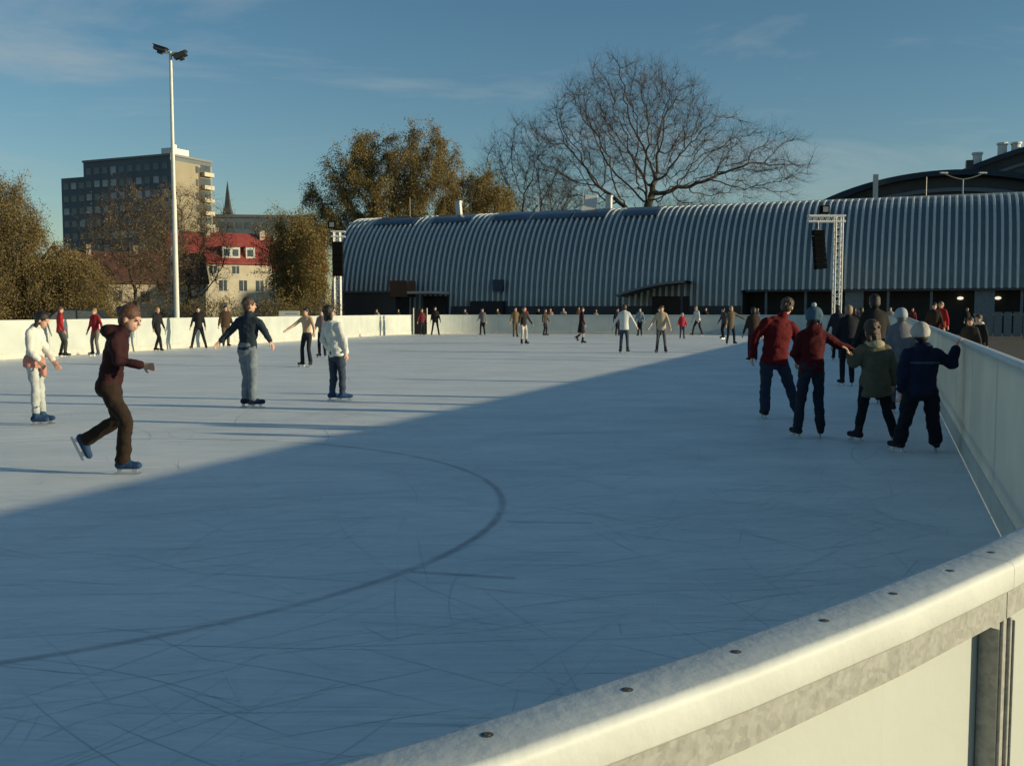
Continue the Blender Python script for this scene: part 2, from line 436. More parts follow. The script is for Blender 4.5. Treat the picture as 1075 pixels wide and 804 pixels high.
def vault_prof(zmin, n=16, t1=1.0, off=0.0):
    pts = []
    for k in range(n + 1):
        d, z = vault(t1 * k / n)
        pts.append((d, z))
    # clip the bottom
    out = [(d, z) for d, z in pts if z > zmin + 0.1]
    if zmin < pts[0][1] + 0.05 or True:
        d0 = 0.0
        for k in range(200):
            d, z = vault(0.5 * k / 200)
            if z >= zmin: d0 = d; break
        out = [(d0, zmin)] + out
    if off:
        res = []
        for i, (d, z) in enumerate(out):
            a = out[max(0, i - 1)]; b = out[min(len(out) - 1, i + 1)]
            nx, nz = -(b[1] - a[1]), (b[0] - a[0]); l = math.hypot(nx, nz) or 1
            res.append((d + nx / l * off, z + nz / l * off))
        out = res
    return out
PITCH = 0.46; NPAN = 117
def panel_mesh(zmin):
    pr = vault_prof(zmin); pi_ = vault_prof(zmin, off=-0.08); b = MB(); n = len(pr)
    vs_ = []
    for x in (0.0, PITCH - 0.004):
        for d, z in pr: vs_.append((x, d, z))
    fs = [(k, k + 1, n + k + 1, n + k) for k in range(n - 1)]
    b.add(vs_, fs)
    return b.mesh('cladding_panel', False)
def rib_mesh(zmin):
    pr = vault_prof(zmin, 18, 0.56, 0.005); po = vault_prof(zmin, 18, 0.56, 0.13); n = len(pr); b = MB()
    vs_ = [(x, d, z) for x in (-0.10, 0.10) for d, z in pr] + [(x, d, z) for x in (-0.05, 0.05) for d, z in po]
    fs = []
    for k in range(n - 1):
        fs += [(k, k + 1, 2 * n + k + 1, 2 * n + k), (n + k, n + k + 1, 3 * n + k + 1, 3 * n + k), (2 * n + k, 2 * n + k + 1, 3 * n + k + 1, 3 * n + k)]
    fs += [(0, n, 3 * n, 2 * n)]
    b.add(vs_, fs); return b.mesh('rib', False)
SPLIT = 74                         # further right the cladding stops above an open ground floor
pm = [panel_mesh(0.25), panel_mesh(3.0)]; rm = [rib_mesh(0.25), rib_mesh(3.0)]
for m_ in pm: m_.materials.append(clad_m)
for m_ in rm: m_.materials.append(rib_m)
for i in range(NPAN):
    k = 0 if i < SPLIT else 1
    link('cladding_panel', pm[k], None, hall, (i * PITCH, 0, 0))
    link('rib', rm[k], None, hall, (i * PITCH, 0, 0))
LH = NPAN * PITCH
# end walls
for x, nm in ((0.05, 'end_wall'), (LH - 0.05, 'end_wall')):
    b = MB(); pr = vault_prof(0.0, 24); b.add([(x, d, z) for d, z in pr], [tuple(range(len(pr)))]); b.obj(nm, clad_m, hall)
b = MB(); b.box((0.1, HW - 0.25, HH - 0.02), (LH - 0.1, HW + 0.25, HH + 0.16)); b.obj('ridge_cap', cap_m, hall)  # pale beam: the sunlit line of the roof top put into its colour
# recessed ground floor under the cladding at right
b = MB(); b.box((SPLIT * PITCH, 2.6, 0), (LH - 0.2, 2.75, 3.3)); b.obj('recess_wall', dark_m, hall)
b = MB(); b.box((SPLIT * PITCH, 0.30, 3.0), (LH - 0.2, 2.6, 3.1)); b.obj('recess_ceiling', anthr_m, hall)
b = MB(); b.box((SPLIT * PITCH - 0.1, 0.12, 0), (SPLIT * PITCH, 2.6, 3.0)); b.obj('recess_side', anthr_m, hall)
for k in range(7):
    x = SPLIT * PITCH + 1.5 + k * 2.7
    b = MB(); b.box((x, 0.45, 0), (x + (1.2 if k in (2, 5) else 0.16), 0.62, 3.0)); b.obj('pillar', mat('pillar_paint', (0.14, 0.18, 0.21), 0.6), hall)
b = MB(); b.box((SPLIT * PITCH + 0.2, 0.05, 2.88), (LH - 0.2, 0.30, 3.05)); b.obj('edge_beam', anthr_m, hall)
lamp_m = emis('lit_lamp', (1.0, 0.88, 0.68), 0.9)
for x in (LH - 5.6, LH - 3.9, LH - 3.3, LH - 12.4, LH - 11.2):
    bb = bmesh.new(); bmesh.ops.create_icosphere(bb, subdivisions=2, radius=0.14); me = bpy.data.meshes.new('lamp'); bb.to_mesh(me); bb.free(); me.materials.append(lamp_m)
    o = link('lamp', me, None, hall, (x, 2.3, 2.4)); o.scale = (1.5, 1, 0.8)
b = MB(); b.box((11.2, -0.16, 0), (SPLIT * PITCH - 0.12, -0.02, 1.9)); b.obj('plinth', anthr_m, hall)  # dark box standing in for people and clutter along the hall foot
# skylights on the shoulder of the vault
def skylight(x0, x1):
    pr = [vault(0.5 * (0.70 + 0.27 * k / 6)) for k in range(7)]
    b = MB(); vs_ = []
    for off in (0.16, 0.06):
        for x in (x0, x1):
            for d, z in pr: vs_.append((x, d - off * 0.35, z + off))
    n = 7
    fs = [(k, k + 1, n + k + 1, n + k) for k in range(n - 1)]
    fs += [(k, k + 1, 2 * n + k + 1, 2 * n + k) for k in range(n - 1)] + [(n + k, n + k + 1, 3 * n + k + 1, 3 * n + k) for k in range(n - 1)]
    fs += [(0, n, 3 * n, 2 * n), (n - 1, 2 * n - 1, 4 * n - 1, 3 * n - 1)]
    b.add(vs_, fs); o = b.obj('skylight', sky_m, hall); return o
for x0, x1 in ((2.4, 6.2), (7.9, 11.4), (13.4, 16.6), (16.9, 20.0), (20.3, 23.0), (24.4, 27.0)):
    sl = skylight(x0, x1)
    MB().box((x0 - 0.06, 4.05, HH - 0.30), (x1 + 0.06, 4.20, HH - 0.06)).obj('frame', cap_m, sl)
# low annexes, canopies and openings along the front
def hbox(name, a, b_, m, bev=0.0):
    o = MB().box(a, b_).obj(name, m, hall)
    if bev: bevel(o, bev)
    return o
hbox('annex', (2.6, -2.4, 0), (7.4, -0.02, 2.95), anthr_m, 0.05)
hbox('annex_roof_edge', (2.45, -2.55, 2.96), (7.55, -0.02, 3.12), mat('roof_edge', (0.10, 0.11, 0.12), 0.6))
hbox('brown_box', (7.0, -2.6, 2.6), (8.6, -1.2, 3.9), mat('brown_timber', (0.11, 0.055, 0.03), 0.7), 0.03)
hbox('awning', (8.7, -2.9, 2.85), (11.0, -0.1, 3.05), mat('pale_awning', (0.5, 0.46, 0.40), 0.7), 0.02)
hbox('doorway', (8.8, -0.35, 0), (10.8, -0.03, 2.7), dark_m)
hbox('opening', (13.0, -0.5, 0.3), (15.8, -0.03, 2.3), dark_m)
hbox('opening', (14.9, -0.4, 3.05), (15.7, -0.02, 3.95), mat('blue_sign', (0.02, 0.045, 0.09), 0.5))
# sweeping entrance canopy
b = MB(); prof = []
n = 10
vs_ = []
for y in (-2.6, 0.3):
    for z in (0, 0.16):
        for k in range(n + 1):
            t = k / n; vs_.append((25.5 + 5.0 * t, y, 2.55 + 0.95 * (1 - (1 - t) ** 1.8) + z))
m = n + 1
fs = []
for k in range(n):
    fs += [(k, k + 1, m + k + 1, m + k), (2 * m + k, 2 * m + k + 1, 3 * m + k + 1, 3 * m + k), (k, k + 1, 2 * m + k + 1, 2 * m + k), (m + k, m + k + 1, 3 * m + k + 1, 3 * m + k)]
b.add(vs_, fs); b.obj('canopy', mat('canopy_metal', (0.12, 0.15, 0.17), 0.45, metal=0.4), hall)
hbox('doorway', (27.6, -0.4, 0), (30.2, -0.03, 2.6), mat('brown_doorway', (0.03, 0.018, 0.014), 0.7))
for x in (25.7, 30.2): hbox('canopy_post', (x, -2.5, 0), (x + 0.14, -2.36, 3.4 if x > 28 else 2.5), anthr_m)
# vents standing on the roof
def roof_vent(x, h, w, m, lean=0.0):
    d, z = vault(0.47); b = MB()
    b.box((-w / 2, -w / 2, 0), (w / 2, w / 2, h)); b.box((-w * 0.62, -w * 0.62, h), (w * 0.62, w * 0.62, h + 0.12))
    o = b.obj('roof_vent', m, hall, loc=(x, d, z - 0.1)); o.rotation_euler = (0, lean, 0)
pale_m = mat('pale_metal', (0.60, 0.60, 0.56), 0.5, var=0.06)
roof_vent(9.5, 1.25, 0.42, pale_m, R(-5))
roof_vent(22.6, 1.15, 0.45, pale_m)
b = MB(); b.add([(0, -0.5, 0), (0.95, -0.2, 0), (1.05, 0.5, 1.3), (0.15, 0.2, 1.35), (0, -0.38, 0), (0.95, -0.08, 0), (1.05, 0.62, 1.3), (0.15, 0.32, 1.35)],
               [(0, 1, 2, 3), (4, 7, 6, 5), (0, 4, 5, 1), (1, 5, 6, 2), (2, 6, 7, 3), (3, 7, 4, 0)])
b.obj('roof_hatch', pale_m, hall, loc=(20.6, *vault(0.45)))
for x, h in ((3.9, 2.0), (16.0, 1.6), (19.9, 1.9)):
    d, z = vault(0.55); MB().tube((x, d, z - 0.1), (x, d, z + h), 0.035, 0.03).obj('mast', mat('mast_paint', (0.35, 0.33, 0.28), 0.5), hall)

# ------------------------------------------------------------------ arched hall and taller hall behind, right
dkroof = mat('dark_roof_metal', (0.022, 0.040, 0.060), 0.8, metal=0.0, var=0.15, nscale=0.4)
def arch_hall(name, label, x0, x1, y, zs, ztop, depth, rz, wall_m):
    root = empty(name, (x0, y, -0.03), label, 'hall', rz=rz)
    w = x1 - x0; n = 28; rise = ztop - zs
    def arc(k, off=0): t = k / n; return (w * t, zs + rise * (1 - (2 * t - 1) ** 2) ** 0.8 + off)
    pts = [arc(k) for k in range(n + 1)]
    b = MB(); vs_ = []
    for yy in (-1.4, depth):
        for off in (0.0, 0.55):
            for k in range(n + 1): p = arc(k, off); vs_.append((p[0] + (p[0] - w / 2) / w * off * 2, yy, p[1]))
    m = n + 1; fs = []
    for k in range(n):
        fs += [(k, k + 1, m + k + 1, m + k), (2 * m + k, 2 * m + k + 1, 3 * m + k + 1, 3 * m + k), (k, k + 1, 2 * m + k + 1, 2 * m + k), (m + k, m + k + 1, 3 * m + k + 1, 3 * m + k)]
    b.add(vs_, fs); b.obj('roof', dkroof, root)
    b = MB(); b.add([(p[0], 0, p[1] - 0.02) for p in pts] + [(w, 0, 0), (0, 0, 0)], [tuple(range(n + 3))]); b.obj('gable_wall', wall_m, root)
    b = MB(); vs_ = []
    for yy in (-0.35, -0.05):
        for off in (-1.6, -1.2):
            for k in range(3, n - 2): p = arc(k, off); vs_.append((p[0], yy, p[1]))
    m = n - 5; fs = []
    for k in range(m - 1):
        fs += [(k, k + 1, m + k + 1, m + k), (k, k + 1, 2 * m + k + 1, 2 * m + k), (m + k, m + k + 1, 3 * m + k + 1, 3 * m + k)]
    b.add(vs_, fs); b.obj('arch_band', mat('grey_band', (0.12, 0.16, 0.18), 0.6), root)
    for xx in (0.02, w - 0.3): MB().box((xx, 0.05, 0), (xx + 0.28, depth, zs)).obj('side_wall', wall_m, root)
    return root
gw = mat('gable_cladding', (0.06, 0.075, 0.085), 0.8, var=0.2, nscale=0.5)
a1 = arch_hall('arched_hall', 'dark arched hall roof rising behind the vaulted hall', 32.0, 62.5, 112, 11.2, 15.7, 30, R(-14), gw)
MB().box((7.0, -2.2, 12.6), (7.5, -1.7, 15.9)).obj('vent_stack', pale_m, a1)
MB().box((17.2, 4, 16.9), (17.9, 4.7, 17.9)).obj('roof_vent', anthr_m, a1)
for x in (12.2,):
    MB().tube((x, -2.6, 11), (x, -2.6, 15.4), 0.07, 0.05).obj('mast', mat('mast_paint', (0.35, 0.33, 0.28)), a1)
a2 = arch_hall('tall_hall', 'taller dark hall with white roof chimneys at the right edge', 48.0, 110.0, 132, 12.0, 23.2, 35, R(-14), gw)
for x, z, h in ((11.4, 19.3, 2.3), (14.3, 20.5, 2.2), (15.9, 21.0, 1.7)):
    MB().tube((x, 1.5, z), (x, 1.5, z + h), 0.55, 0.55, 14).tube((x, 1.5, z + h - 0.25), (x, 1.5, z + h), 0.68, 0.68, 14).obj('chimney', mat('white_render', (0.72, 0.71, 0.66), 0.7, var=0.05), a2)

# double-arm lamp post standing between the halls
lp = empty('street_lamp', (39.5, 89.5, -0.03), 'slim double-armed street lamp beyond the hall roof at right', 'street lamp')
b = MB(); b.tube((0, 0, 0), (0, 0, 13.0), 0.10, 0.06); b.obj('pole', mat('grey_pole', (0.3, 0.32, 0.33), 0.5, metal=0.3), lp)
b = MB()
for s_ in (-1, 1):
    pts = [Vector((s_ * (0.0 + 1.7 * t), 0, 13.0 + 0.5 * t ** 1.5)) for t in (0, .25, .5, .75, 1)]
    for a, c in zip(pts, pts[1:]): b.tube(a, c, 0.04, 0.04, 5)
b.obj('arm', mat('grey_pole', (0.3, 0.32, 0.33)), lp)
for s_ in (-1, 1):
    b = MB(); b.box((s_ * 1.7 - 0.35, -0.12, 13.48), (s_ * 1.7 + 0.35, 0.12, 13.62)); bevel(b.obj('lamp_head', pale_m, lp), 0.05)

# ------------------------------------------------------------------ light mast beyond the left boards
mastm = mat('mast_galvanized', (0.58, 0.58, 0.53), 0.5, metal=0.25, var=0.06, nscale=3)
fm = empty('floodlight_mast', (-15.9, 48.0, -0.03), 'tall slim grey floodlight mast behind the left boards', 'light mast')
b = MB(); n = 10
zs_ = [0, 0.3, 6.8, 6.82, 13.6]; rs_ = [0.15, 0.13, 0.115, 0.09, 0.07]
for k in range(4): b.tube((0, 0, zs_[k]), (0, 0, zs_[k + 1]), rs_[k], rs_[k + 1], 12)
b.obj('pole', mastm, fm, smooth=False)
MB().tube((-0.23, -0.02, 0), (-0.23, -0.02, 7.2), 0.025, 0.02).obj('cable_pipe', galv_m, fm)
MB().box((-0.35, -0.04, 13.52), (0.35, 0.04, 13.60)).obj('crossarm', mastm, fm)
for x, z, r_ in ((-0.46, 13.72, 0.30), (0.46, 13.42, -0.35)):
    b = MB(); b.box((-0.30, -0.16, -0.10), (0.30, 0.16, 0.09)); b.box((-0.36, -0.20, 0.09), (0.36, 0.20, 0.12)); b.box((-0.10, -0.1, -0.22), (0.12, 0.1, -0.1))
    o = b.obj('floodlight', mat('floodlight_housing', (0.05, 0.055, 0.06), 0.5, metal=0.3), fm, loc=(x, 0, z)); o.rotation_euler = (0, r_, 0); bevel(o, 0.03)

# ------------------------------------------------------------------ truss towers with hanging loudspeakers
alu = mat('truss_aluminium', (0.82, 0.81, 0.76), 0.5, metal=0.0, var=0.05)
black_m = mat('black_cabinet', (0.006, 0.006, 0.007), 0.8, var=0.3, spec=0.08)
def truss_tower(loc, h, label, left):
    t = empty('truss_tower', loc, label, 'truss tower')
    w = 0.22; b = MB()
    for sx in (-w, w):
        for sy in (-w, w): b.tube((sx, sy, 0), (sx, sy, h), 0.048, 0.048, 6)
    k = 0; z = 0.2
    while z < h - 0.5:
        for (a, c) in (((-w, -w), (w, -w)), ((w, -w), (w, w)), ((w, w), (-w, w)), ((-w, w), (-w, -w))):
            b.tube((*a, z), (*c, z + 0.45), 0.018, 0.018, 4); b.tube((*a, z), (*c, z), 0.018, 0.018, 4)
        z += 0.45
    b.obj('mast', alu, t)
    b = MB(); x0, x1 = (-2.0, 0.4) if left else (-0.4, 0.6)
    for sy in (-w, w):
        for z in (h - 0.05, h - 0.42): b.tube((x0, sy, z), (x1, sy, z), 0.06, 0.06, 6)
    x = x0
    while x < x1 - 0.3:
        for sy in (-w, w): b.tube((x, sy, h - 0.42), (x + 0.2, sy, h - 0.05), 0.018, 0.018, 4); b.tube((x + 0.2, sy, h - 0.05), (x + 0.4, sy, h - 0.42), 0.018, 0.018, 4)
        x += 0.4
    b.obj('beam', alu, t)
    MB().box((-0.7, -0.7, 0), (0.7, 0.7, 0.08)).obj('base_plate', galv_m, t)
    return t
def speaker_array(loc, label, n, lean, w=0.62, d=0.5, hh=0.36):
    s = empty('speaker_array', loc, label, 'loudspeaker')
    z = 0; y = 0
    MB().tube((0, 0, 0), (0, 0, 0.55), 0.02, 0.02, 5).obj('chain', galv_m, s)
    MB().box((-0.2, -0.2, -0.04), (0.2, 0.2, 0.02)).obj('bumper', galv_m, s)
    x = 0; a = 0
    for k in range(n):
        z -= hh
        o = MB().box((-w / 2, -d / 2, 0), (w / 2, d / 2, hh - 0.012)).obj('cabinet', black_m, s, loc=(x, 0, z)); o.rotation_euler = (0, -a, 0)
        MB().box((-w / 2 + 0.03, -d / 2 - 0.012, 0.03), (w / 2 - 0.03, -d / 2 - 0.002, hh - 0.045)).obj('grille', mat('grille_mesh', (0.008, 0.008, 0.008), 0.9, spec=0.05), o)
        bevel(o, 0.015)
        x += lean * hh; a = math.atan(lean)
    return s
truss_tower((21.25, 66.3, -0.03), 7.75, 'sunlit aluminium truss tower at the far right boards', True)
speaker_array((19.85, 66.0, 6.75), 'black loudspeaker column hanging from the right truss tower', 7, 0.10, 0.72)
truss_tower((-12.9, 75.0, -0.03), 7.4, 'pale truss tower at the left end of the vaulted hall', False)
speaker_array((-12.75, 74.4, 6.55), 'black loudspeaker column on the left truss tower', 5, 0.0, 0.75, hh=0.5)
for lx, ly, lz, lb in ((-13.2, 74.75, 7.45, 'small black spotlight on top of the left truss tower'), (20.3, 66.2, 7.72, 'dark spotlight cluster on top of the right truss tower')):
    sp = empty('spotlight', (lx, ly, lz), lb, 'spotlight')
    b = MB(); b.box((-0.28, -0.2, 0.08), (0.28, 0.25, 0.62)); bevel(b.obj('housing', black_m, sp), 0.05)
    MB().box((-0.17, -0.235, 0.18), (0.17, -0.205, 0.52)).obj('lens', mat('spot_glass', (0.2, 0.22, 0.22), 0.2), sp)
    MB().box((-0.05, -0.05, 0), (0.05, 0.05, 0.1)).obj('bracket', galv_m, sp)

# ------------------------------------------------------------------ apartment block
shade_wall = mat('grey_panel_wall', (0.13, 0.155, 0.17), 0.85, var=0.12, nscale=0.15)  # darker and bluer than the end wall: the face's shade put into the colour
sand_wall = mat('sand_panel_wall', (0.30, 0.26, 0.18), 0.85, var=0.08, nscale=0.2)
win_m = mat('window_glass', (0.07, 0.09, 0.10), 0.2, var=0.3, nscale=0.3)
winl_m = mat('curtained_glass', (0.34, 0.37, 0.38), 0.3, var=0.25, nscale=0.3)
frame_m = mat('white_frame', (0.60, 0.58, 0.52), 0.6, var=0.05)
ap = empty('apartment_block', (-78.5, 235.0, -0.03), 'grey high-rise apartment block with sunlit sand-coloured end wall', 'apartment block', rz=math.atan2(0.425, -0.905))
# local x runs away along the shaded face, local -y... the sunlit end is at x = 0
L1, DP, HT = 27.5, 13.5, 36.9
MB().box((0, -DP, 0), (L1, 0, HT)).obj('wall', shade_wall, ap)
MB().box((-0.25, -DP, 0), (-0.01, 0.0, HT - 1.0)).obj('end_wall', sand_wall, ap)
MB().box((L1 + 0.01, -DP + 1, 0), (L1 + 8.5, -0.8, HT - 3.2)).obj('wing', shade_wall, ap)
MB().box((-0.3, -DP - 0.2, HT + 0.002), (L1 + 0.2, 0.2, HT + 0.5)).obj('parapet', mat('parapet', (0.20, 0.21, 0.21), 0.8), ap)
MB().box((0.4, -6.5, HT + 0.51), (3.6, -1.0, HT + 2.0)).obj('roof_house', mat('white_render', (0.72, 0.71, 0.66)), ap)
MB().box((2.2, -4.5, HT + 2.01), (2.9, -3.8, HT + 3.2)).obj('roof_vent', mat('white_render', (0.72, 0.71, 0.66)), ap)
rnd = random.Random(5)
wme = MB().box((-0.85, 0.003, -0.75), (0.85, 0.06, 0.75)).mesh('window'); wme.materials.append(win_m)
wml = MB().box((-0.85, 0.003, -0.75), (0.85, 0.06, 0.75)).mesh('window'); wml.materials.append(winl_m)
for r_ in range(11):
    for c_ in range(10):
        link('window', wml if rnd.random() < 0.30 else wme, None, ap, (1.7 + c_ * 2.68, 0, HT - 2.2 - r_ * 3.05))
    for c_ in range(3):
        if r_ > 0: link('window', wml if rnd.random() < 0.25 else wme, None, ap, (L1 + 1.7 + c_ * 2.6, -0.8, HT - 2.2 - r_ * 3.05))
for r_ in range(12):
    z = HT - 3.6 - r_ * 3.05
    MB().box((-1.5, -12.9, z), (-0.26, -9.6, z + 0.95)).obj('balcony', mat('balcony_white', (0.52, 0.48, 0.38), 0.8), ap)
    MB().box((-0.32, -12.9, z + 0.96), (-0.26, -9.6, z + 2.7)).obj('balcony_door', win_m, ap)
    MB().box((-0.32, -8.7, z + 0.6), (-0.26, -7.9, z + 2.2)).obj('window', win_m, ap)
MB().box((-0.34, -9.5, 2), (-0.255, -8.9, HT - 1.6)).obj('pipe_shaft', mat('shaft_brown', (0.10, 0.075, 0.05), 0.8), ap)

# ------------------------------------------------------------------ long low block, church
lo = empty('office_block', (-84.0, 265.0, -0.03), 'long low blue-grey block beyond the red-roofed house', 'building', rz=R(8))
MB().box((0, 0, 0), (32, 14, 25.6)).obj('wall', mat('blue_grey_wall', (0.09, 0.12, 0.15), 0.8, var=0.15, nscale=0.2), lo)
MB().box((-0.3, -0.3, 25.61), (32.3, 14.3, 26.4)).obj('parapet', mat('roof_edge', (0.10, 0.11, 0.12)), lo)
for r_ in range(4):
    for c_ in range(14):
        MB().box((1.0 + c_ * 2.2, -0.05, 13.5 + r_ * 3.1), (2.4 + c_ * 2.2, -0.004, 15.1 + r_ * 3.1)).obj('window', win_m, lo)
ch = empty('church_tower', (-112.0, 402.0, -0.03), 'slender dark church spire on the skyline', 'church')
stone_d = mat('dark_stone', (0.06, 0.065, 0.07), 0.9, var=0.2, nscale=0.3)
MB().box((-2.2, -2.2, 0), (2.2, 2.2, 36)).obj('tower', stone_d, ch)
b = MB(); b.add([(-2.5, -2.5, 36.01), (2.5, -2.5, 36.01), (2.5, 2.5, 36.01), (-2.5, 2.5, 36.01), (-1.1, -1.1, 42), (1.1, -1.1, 42), (1.1, 1.1, 42), (-1.1, 1.1, 42), (0, 0, 52.5)],
    [(0, 3, 2, 1), (0, 1, 5, 4), (1, 2, 6, 5), (2, 3, 7, 6), (3, 0, 4, 7), (4, 5, 8), (5, 6, 8), (6, 7, 8), (7, 4, 8)]); b.obj('spire', stone_d, ch)
for sx in (-2.1, 2.1):
    for sy in (-2.1, 2.1): MB().tube((sx, sy, 36), (sx, sy, 40.5), 0.45, 0.02, 6).obj('pinnacle', stone_d, ch)

# ------------------------------------------------------------------ houses
cream = mat('cream_render', (0.56, 0.49, 0.36), 0.9, var=0.14, nscale=0.5, bump=0.2, bscale=6, detail=8)
redroof = mat('red_roof_tiles', (0.30, 0.055, 0.045), 0.75, var=0.22, nscale=0.9, bump=0.4, bscale=9)
brick_c = mat('pale_chimney', (0.45, 0.38, 0.30), 0.9, var=0.12, nscale=2)
def house(loc, rz, L, D, eave, ridge, label, gable=None, roof=redroof, wins=(), chims=(), dorm=()):
    h = empty('house', loc, label, 'house', rz=rz)
    b = MB(); b.box((0, 0, 0), (L, D, eave)); b.add([(0, 0, eave), (0, D, eave), (0, D / 2, ridge - 0.1), (L, 0, eave), (L, D, eave), (L, D / 2, ridge - 0.1)], [(0, 2, 1), (3, 4, 5)])
    b.obj('wall', cream, h)
    o = 0.35; sl = (ridge - eave) / (D / 2)
    b = MB(); vs_ = []
    for x in (-o, L + o):
        vs_ += [(x, -o, eave - o * sl + 0.05), (x, D / 2, ridge + 0.05), (x, D + o, eave - o * sl + 0.05), (x, D + o, eave - o * sl + 0.27), (x, D / 2, ridge + 0.27), (x, -o, eave - o * sl + 0.27)]
    b.add(vs_, [(0, 1, 7, 6), (1, 2, 8, 7), (3, 4, 10, 9), (4, 5, 11, 10), (0, 6, 11, 5), (2, 3, 9, 8), (0, 5, 4, 1), (1, 4, 3, 2), (6, 7, 10, 11), (7, 8, 9, 10)])
    rf = b.obj('roof', roof, h)
    for x, y, hh, w in chims: MB().box((x, y, ridge - 2.0), (x + w, y + w, ridge + hh)).obj('chimney', brick_c, rf)
    for x, z, w, hh in wins:
        wo_ = MB().box((x, -0.04, z), (x + w, -0.005, z + hh)).obj('window', win_m, h)
        MB().box((x - 0.06, -0.09, z - 0.1), (x + w + 0.06, -0.041, z)).obj('sill', frame_m, wo_)
        MB().box((x + w / 2 - 0.03, -0.07, z), (x + w / 2 + 0.03, -0.041, z + hh)).obj('frame', frame_m, wo_)
    for x, w in dorm:
        zb = eave + 0.5; yb = (zb - eave) / sl - 0.3
        d_ = MB().box((x, yb, zb - 0.4), (x + w, yb + 2.2, zb + 1.35)).obj('dormer', frame_m, h)
        k = 2 if w > 1.3 else 1
        for q in range(k):
            ww = w / k
            MB().box((x + q * ww + 0.2 * ww, yb - 0.05, zb + 0.25), (x + q * ww + 0.8 * ww, yb - 0.004, zb + 1.05)).obj('pane', win_m, d_)
        MB().box((x - 0.12, yb - 0.15, zb + 1.352), (x + w + 0.12, yb + 2.2, zb + 1.48)).obj('dormer_roof', roof, d_)
    return h
hA = house((-48.2, 144.0, -0.03), R(26), 11.8, 8.0, 7.1, 10.6, 'cream house with bright red tiled roof and white dormers',
      wins=[(1.0, 3.6, 0.9, 1.3), (3.2, 3.6, 0.9, 1.3), (5.4, 3.6, 0.9, 1.3), (7.8, 3.6, 0.9, 1.3), (9.8, 3.6, 0.9, 1.3), (1.0, 0.9, 0.9, 1.3), (5.4, 0.9, 0.9, 1.3), (9.6, 0.9, 0.9, 1.3), (1.2, 5.7, .8, .9), (4.3, 5.7, .8, .9), (7.0, 5.7, .8, .9)],
      chims=[(0.8, 3.4, 0.7, 0.6), (4.4, 3.2, 0.9, 0.6), (5.6, 4.2, 0.9, 0.6), (11.0, 3.0, 0.6, 0.6)], dorm=[(5.9, 2.1), (8.7, 1.1)])
hB = house((-36.3, 151.4, -0.03), R(20), 7.0, 7.0, 6.4, 10.2, 'pale house right of the red-roofed house, half hidden by a yellow tree',
      wins=[(1.0, 3.4, 0.9, 1.3), (3.4, 3.4, 0.9, 1.3), (1.0, 0.9, 0.9, 1.3)], chims=[(1.0, 3.0, 0.7, 0.6)])
hC = house((-37.4, 85.9, -0.03), R(24), 13.0, 7.0, 4.8, 7.7, 'low cream house with dull red roof behind the bare trees',
      wins=[(1.2, 2.7, 0.8, 1.1), (4.0, 2.7, 0.8, 1.1), (6.6, 2.7, 0.8, 1.1), (9.4, 2.7, 0.8, 1.1), (3.0, 0.7, 0.8, 1.2), (8.0, 0.7, 0.8, 1.2)],
      chims=[(1.6, 3.0, 0.9, 0.45), (6.2, 3.2, 0.9, 0.5), (9.8, 3.0, 0.9, 0.45)], roof=mat('dull_red_tiles', (0.11, 0.042, 0.032), 0.8, var=0.35, nscale=0.8))
gh = empty('gabled_house', (-39.4, 82.9, -0.03), 'narrow cream gabled house front beside the left willow', 'house', rz=R(22))
b = MB(); pr = [(0, 0), (4.4, 0), (4.4, 5.0), (2.2, 8.1), (0, 5.0)]
b.add([(x, 0, z) for x, z in pr] + [(x, 5, z) for x, z in pr], [(0, 1, 2, 3, 4), (5, 9, 8, 7, 6)] + [(k, (k + 1) % 5, 5 + (k + 1) % 5, 5 + k) for k in range(5)]); b.obj('wall', cream, gh)
for s_ in (0, 1):
    b = MB(); x0, x1 = (2.2, -0.3) if s_ == 0 else (2.2, 4.7)
    b.add([(x0, -0.3, 8.2), (x1, -0.3, 4.7), (x1, 5.2, 4.7), (x0, 5.2, 8.2), (x0, -0.3, 8.4), (x1, -0.3, 4.9), (x1, 5.2, 4.9), (x0, 5.2, 8.4)], [(0, 1, 2, 3), (4, 7, 6, 5), (0, 4, 5, 1), (1, 5, 6, 2), (2, 6, 7, 3)])
    b.obj('roof', mat('dull_red_tiles', (0.16, 0.05, 0.035)), gh)
for x, z in ((1.0, 3.2), (2.7, 3.2), (1.85, 5.6), (1.0, 0.8), (2.7, 0.8)): MB().box((x, -0.05, z), (x + 0.75, -0.004, z + 1.2)).obj('window', win_m, gh)

for o_, k_ in ((hA, 1.2), (hB, 1.2), (hC, 0.85), (gh, 0.85)): o_.scale = (k_, k_, k_)

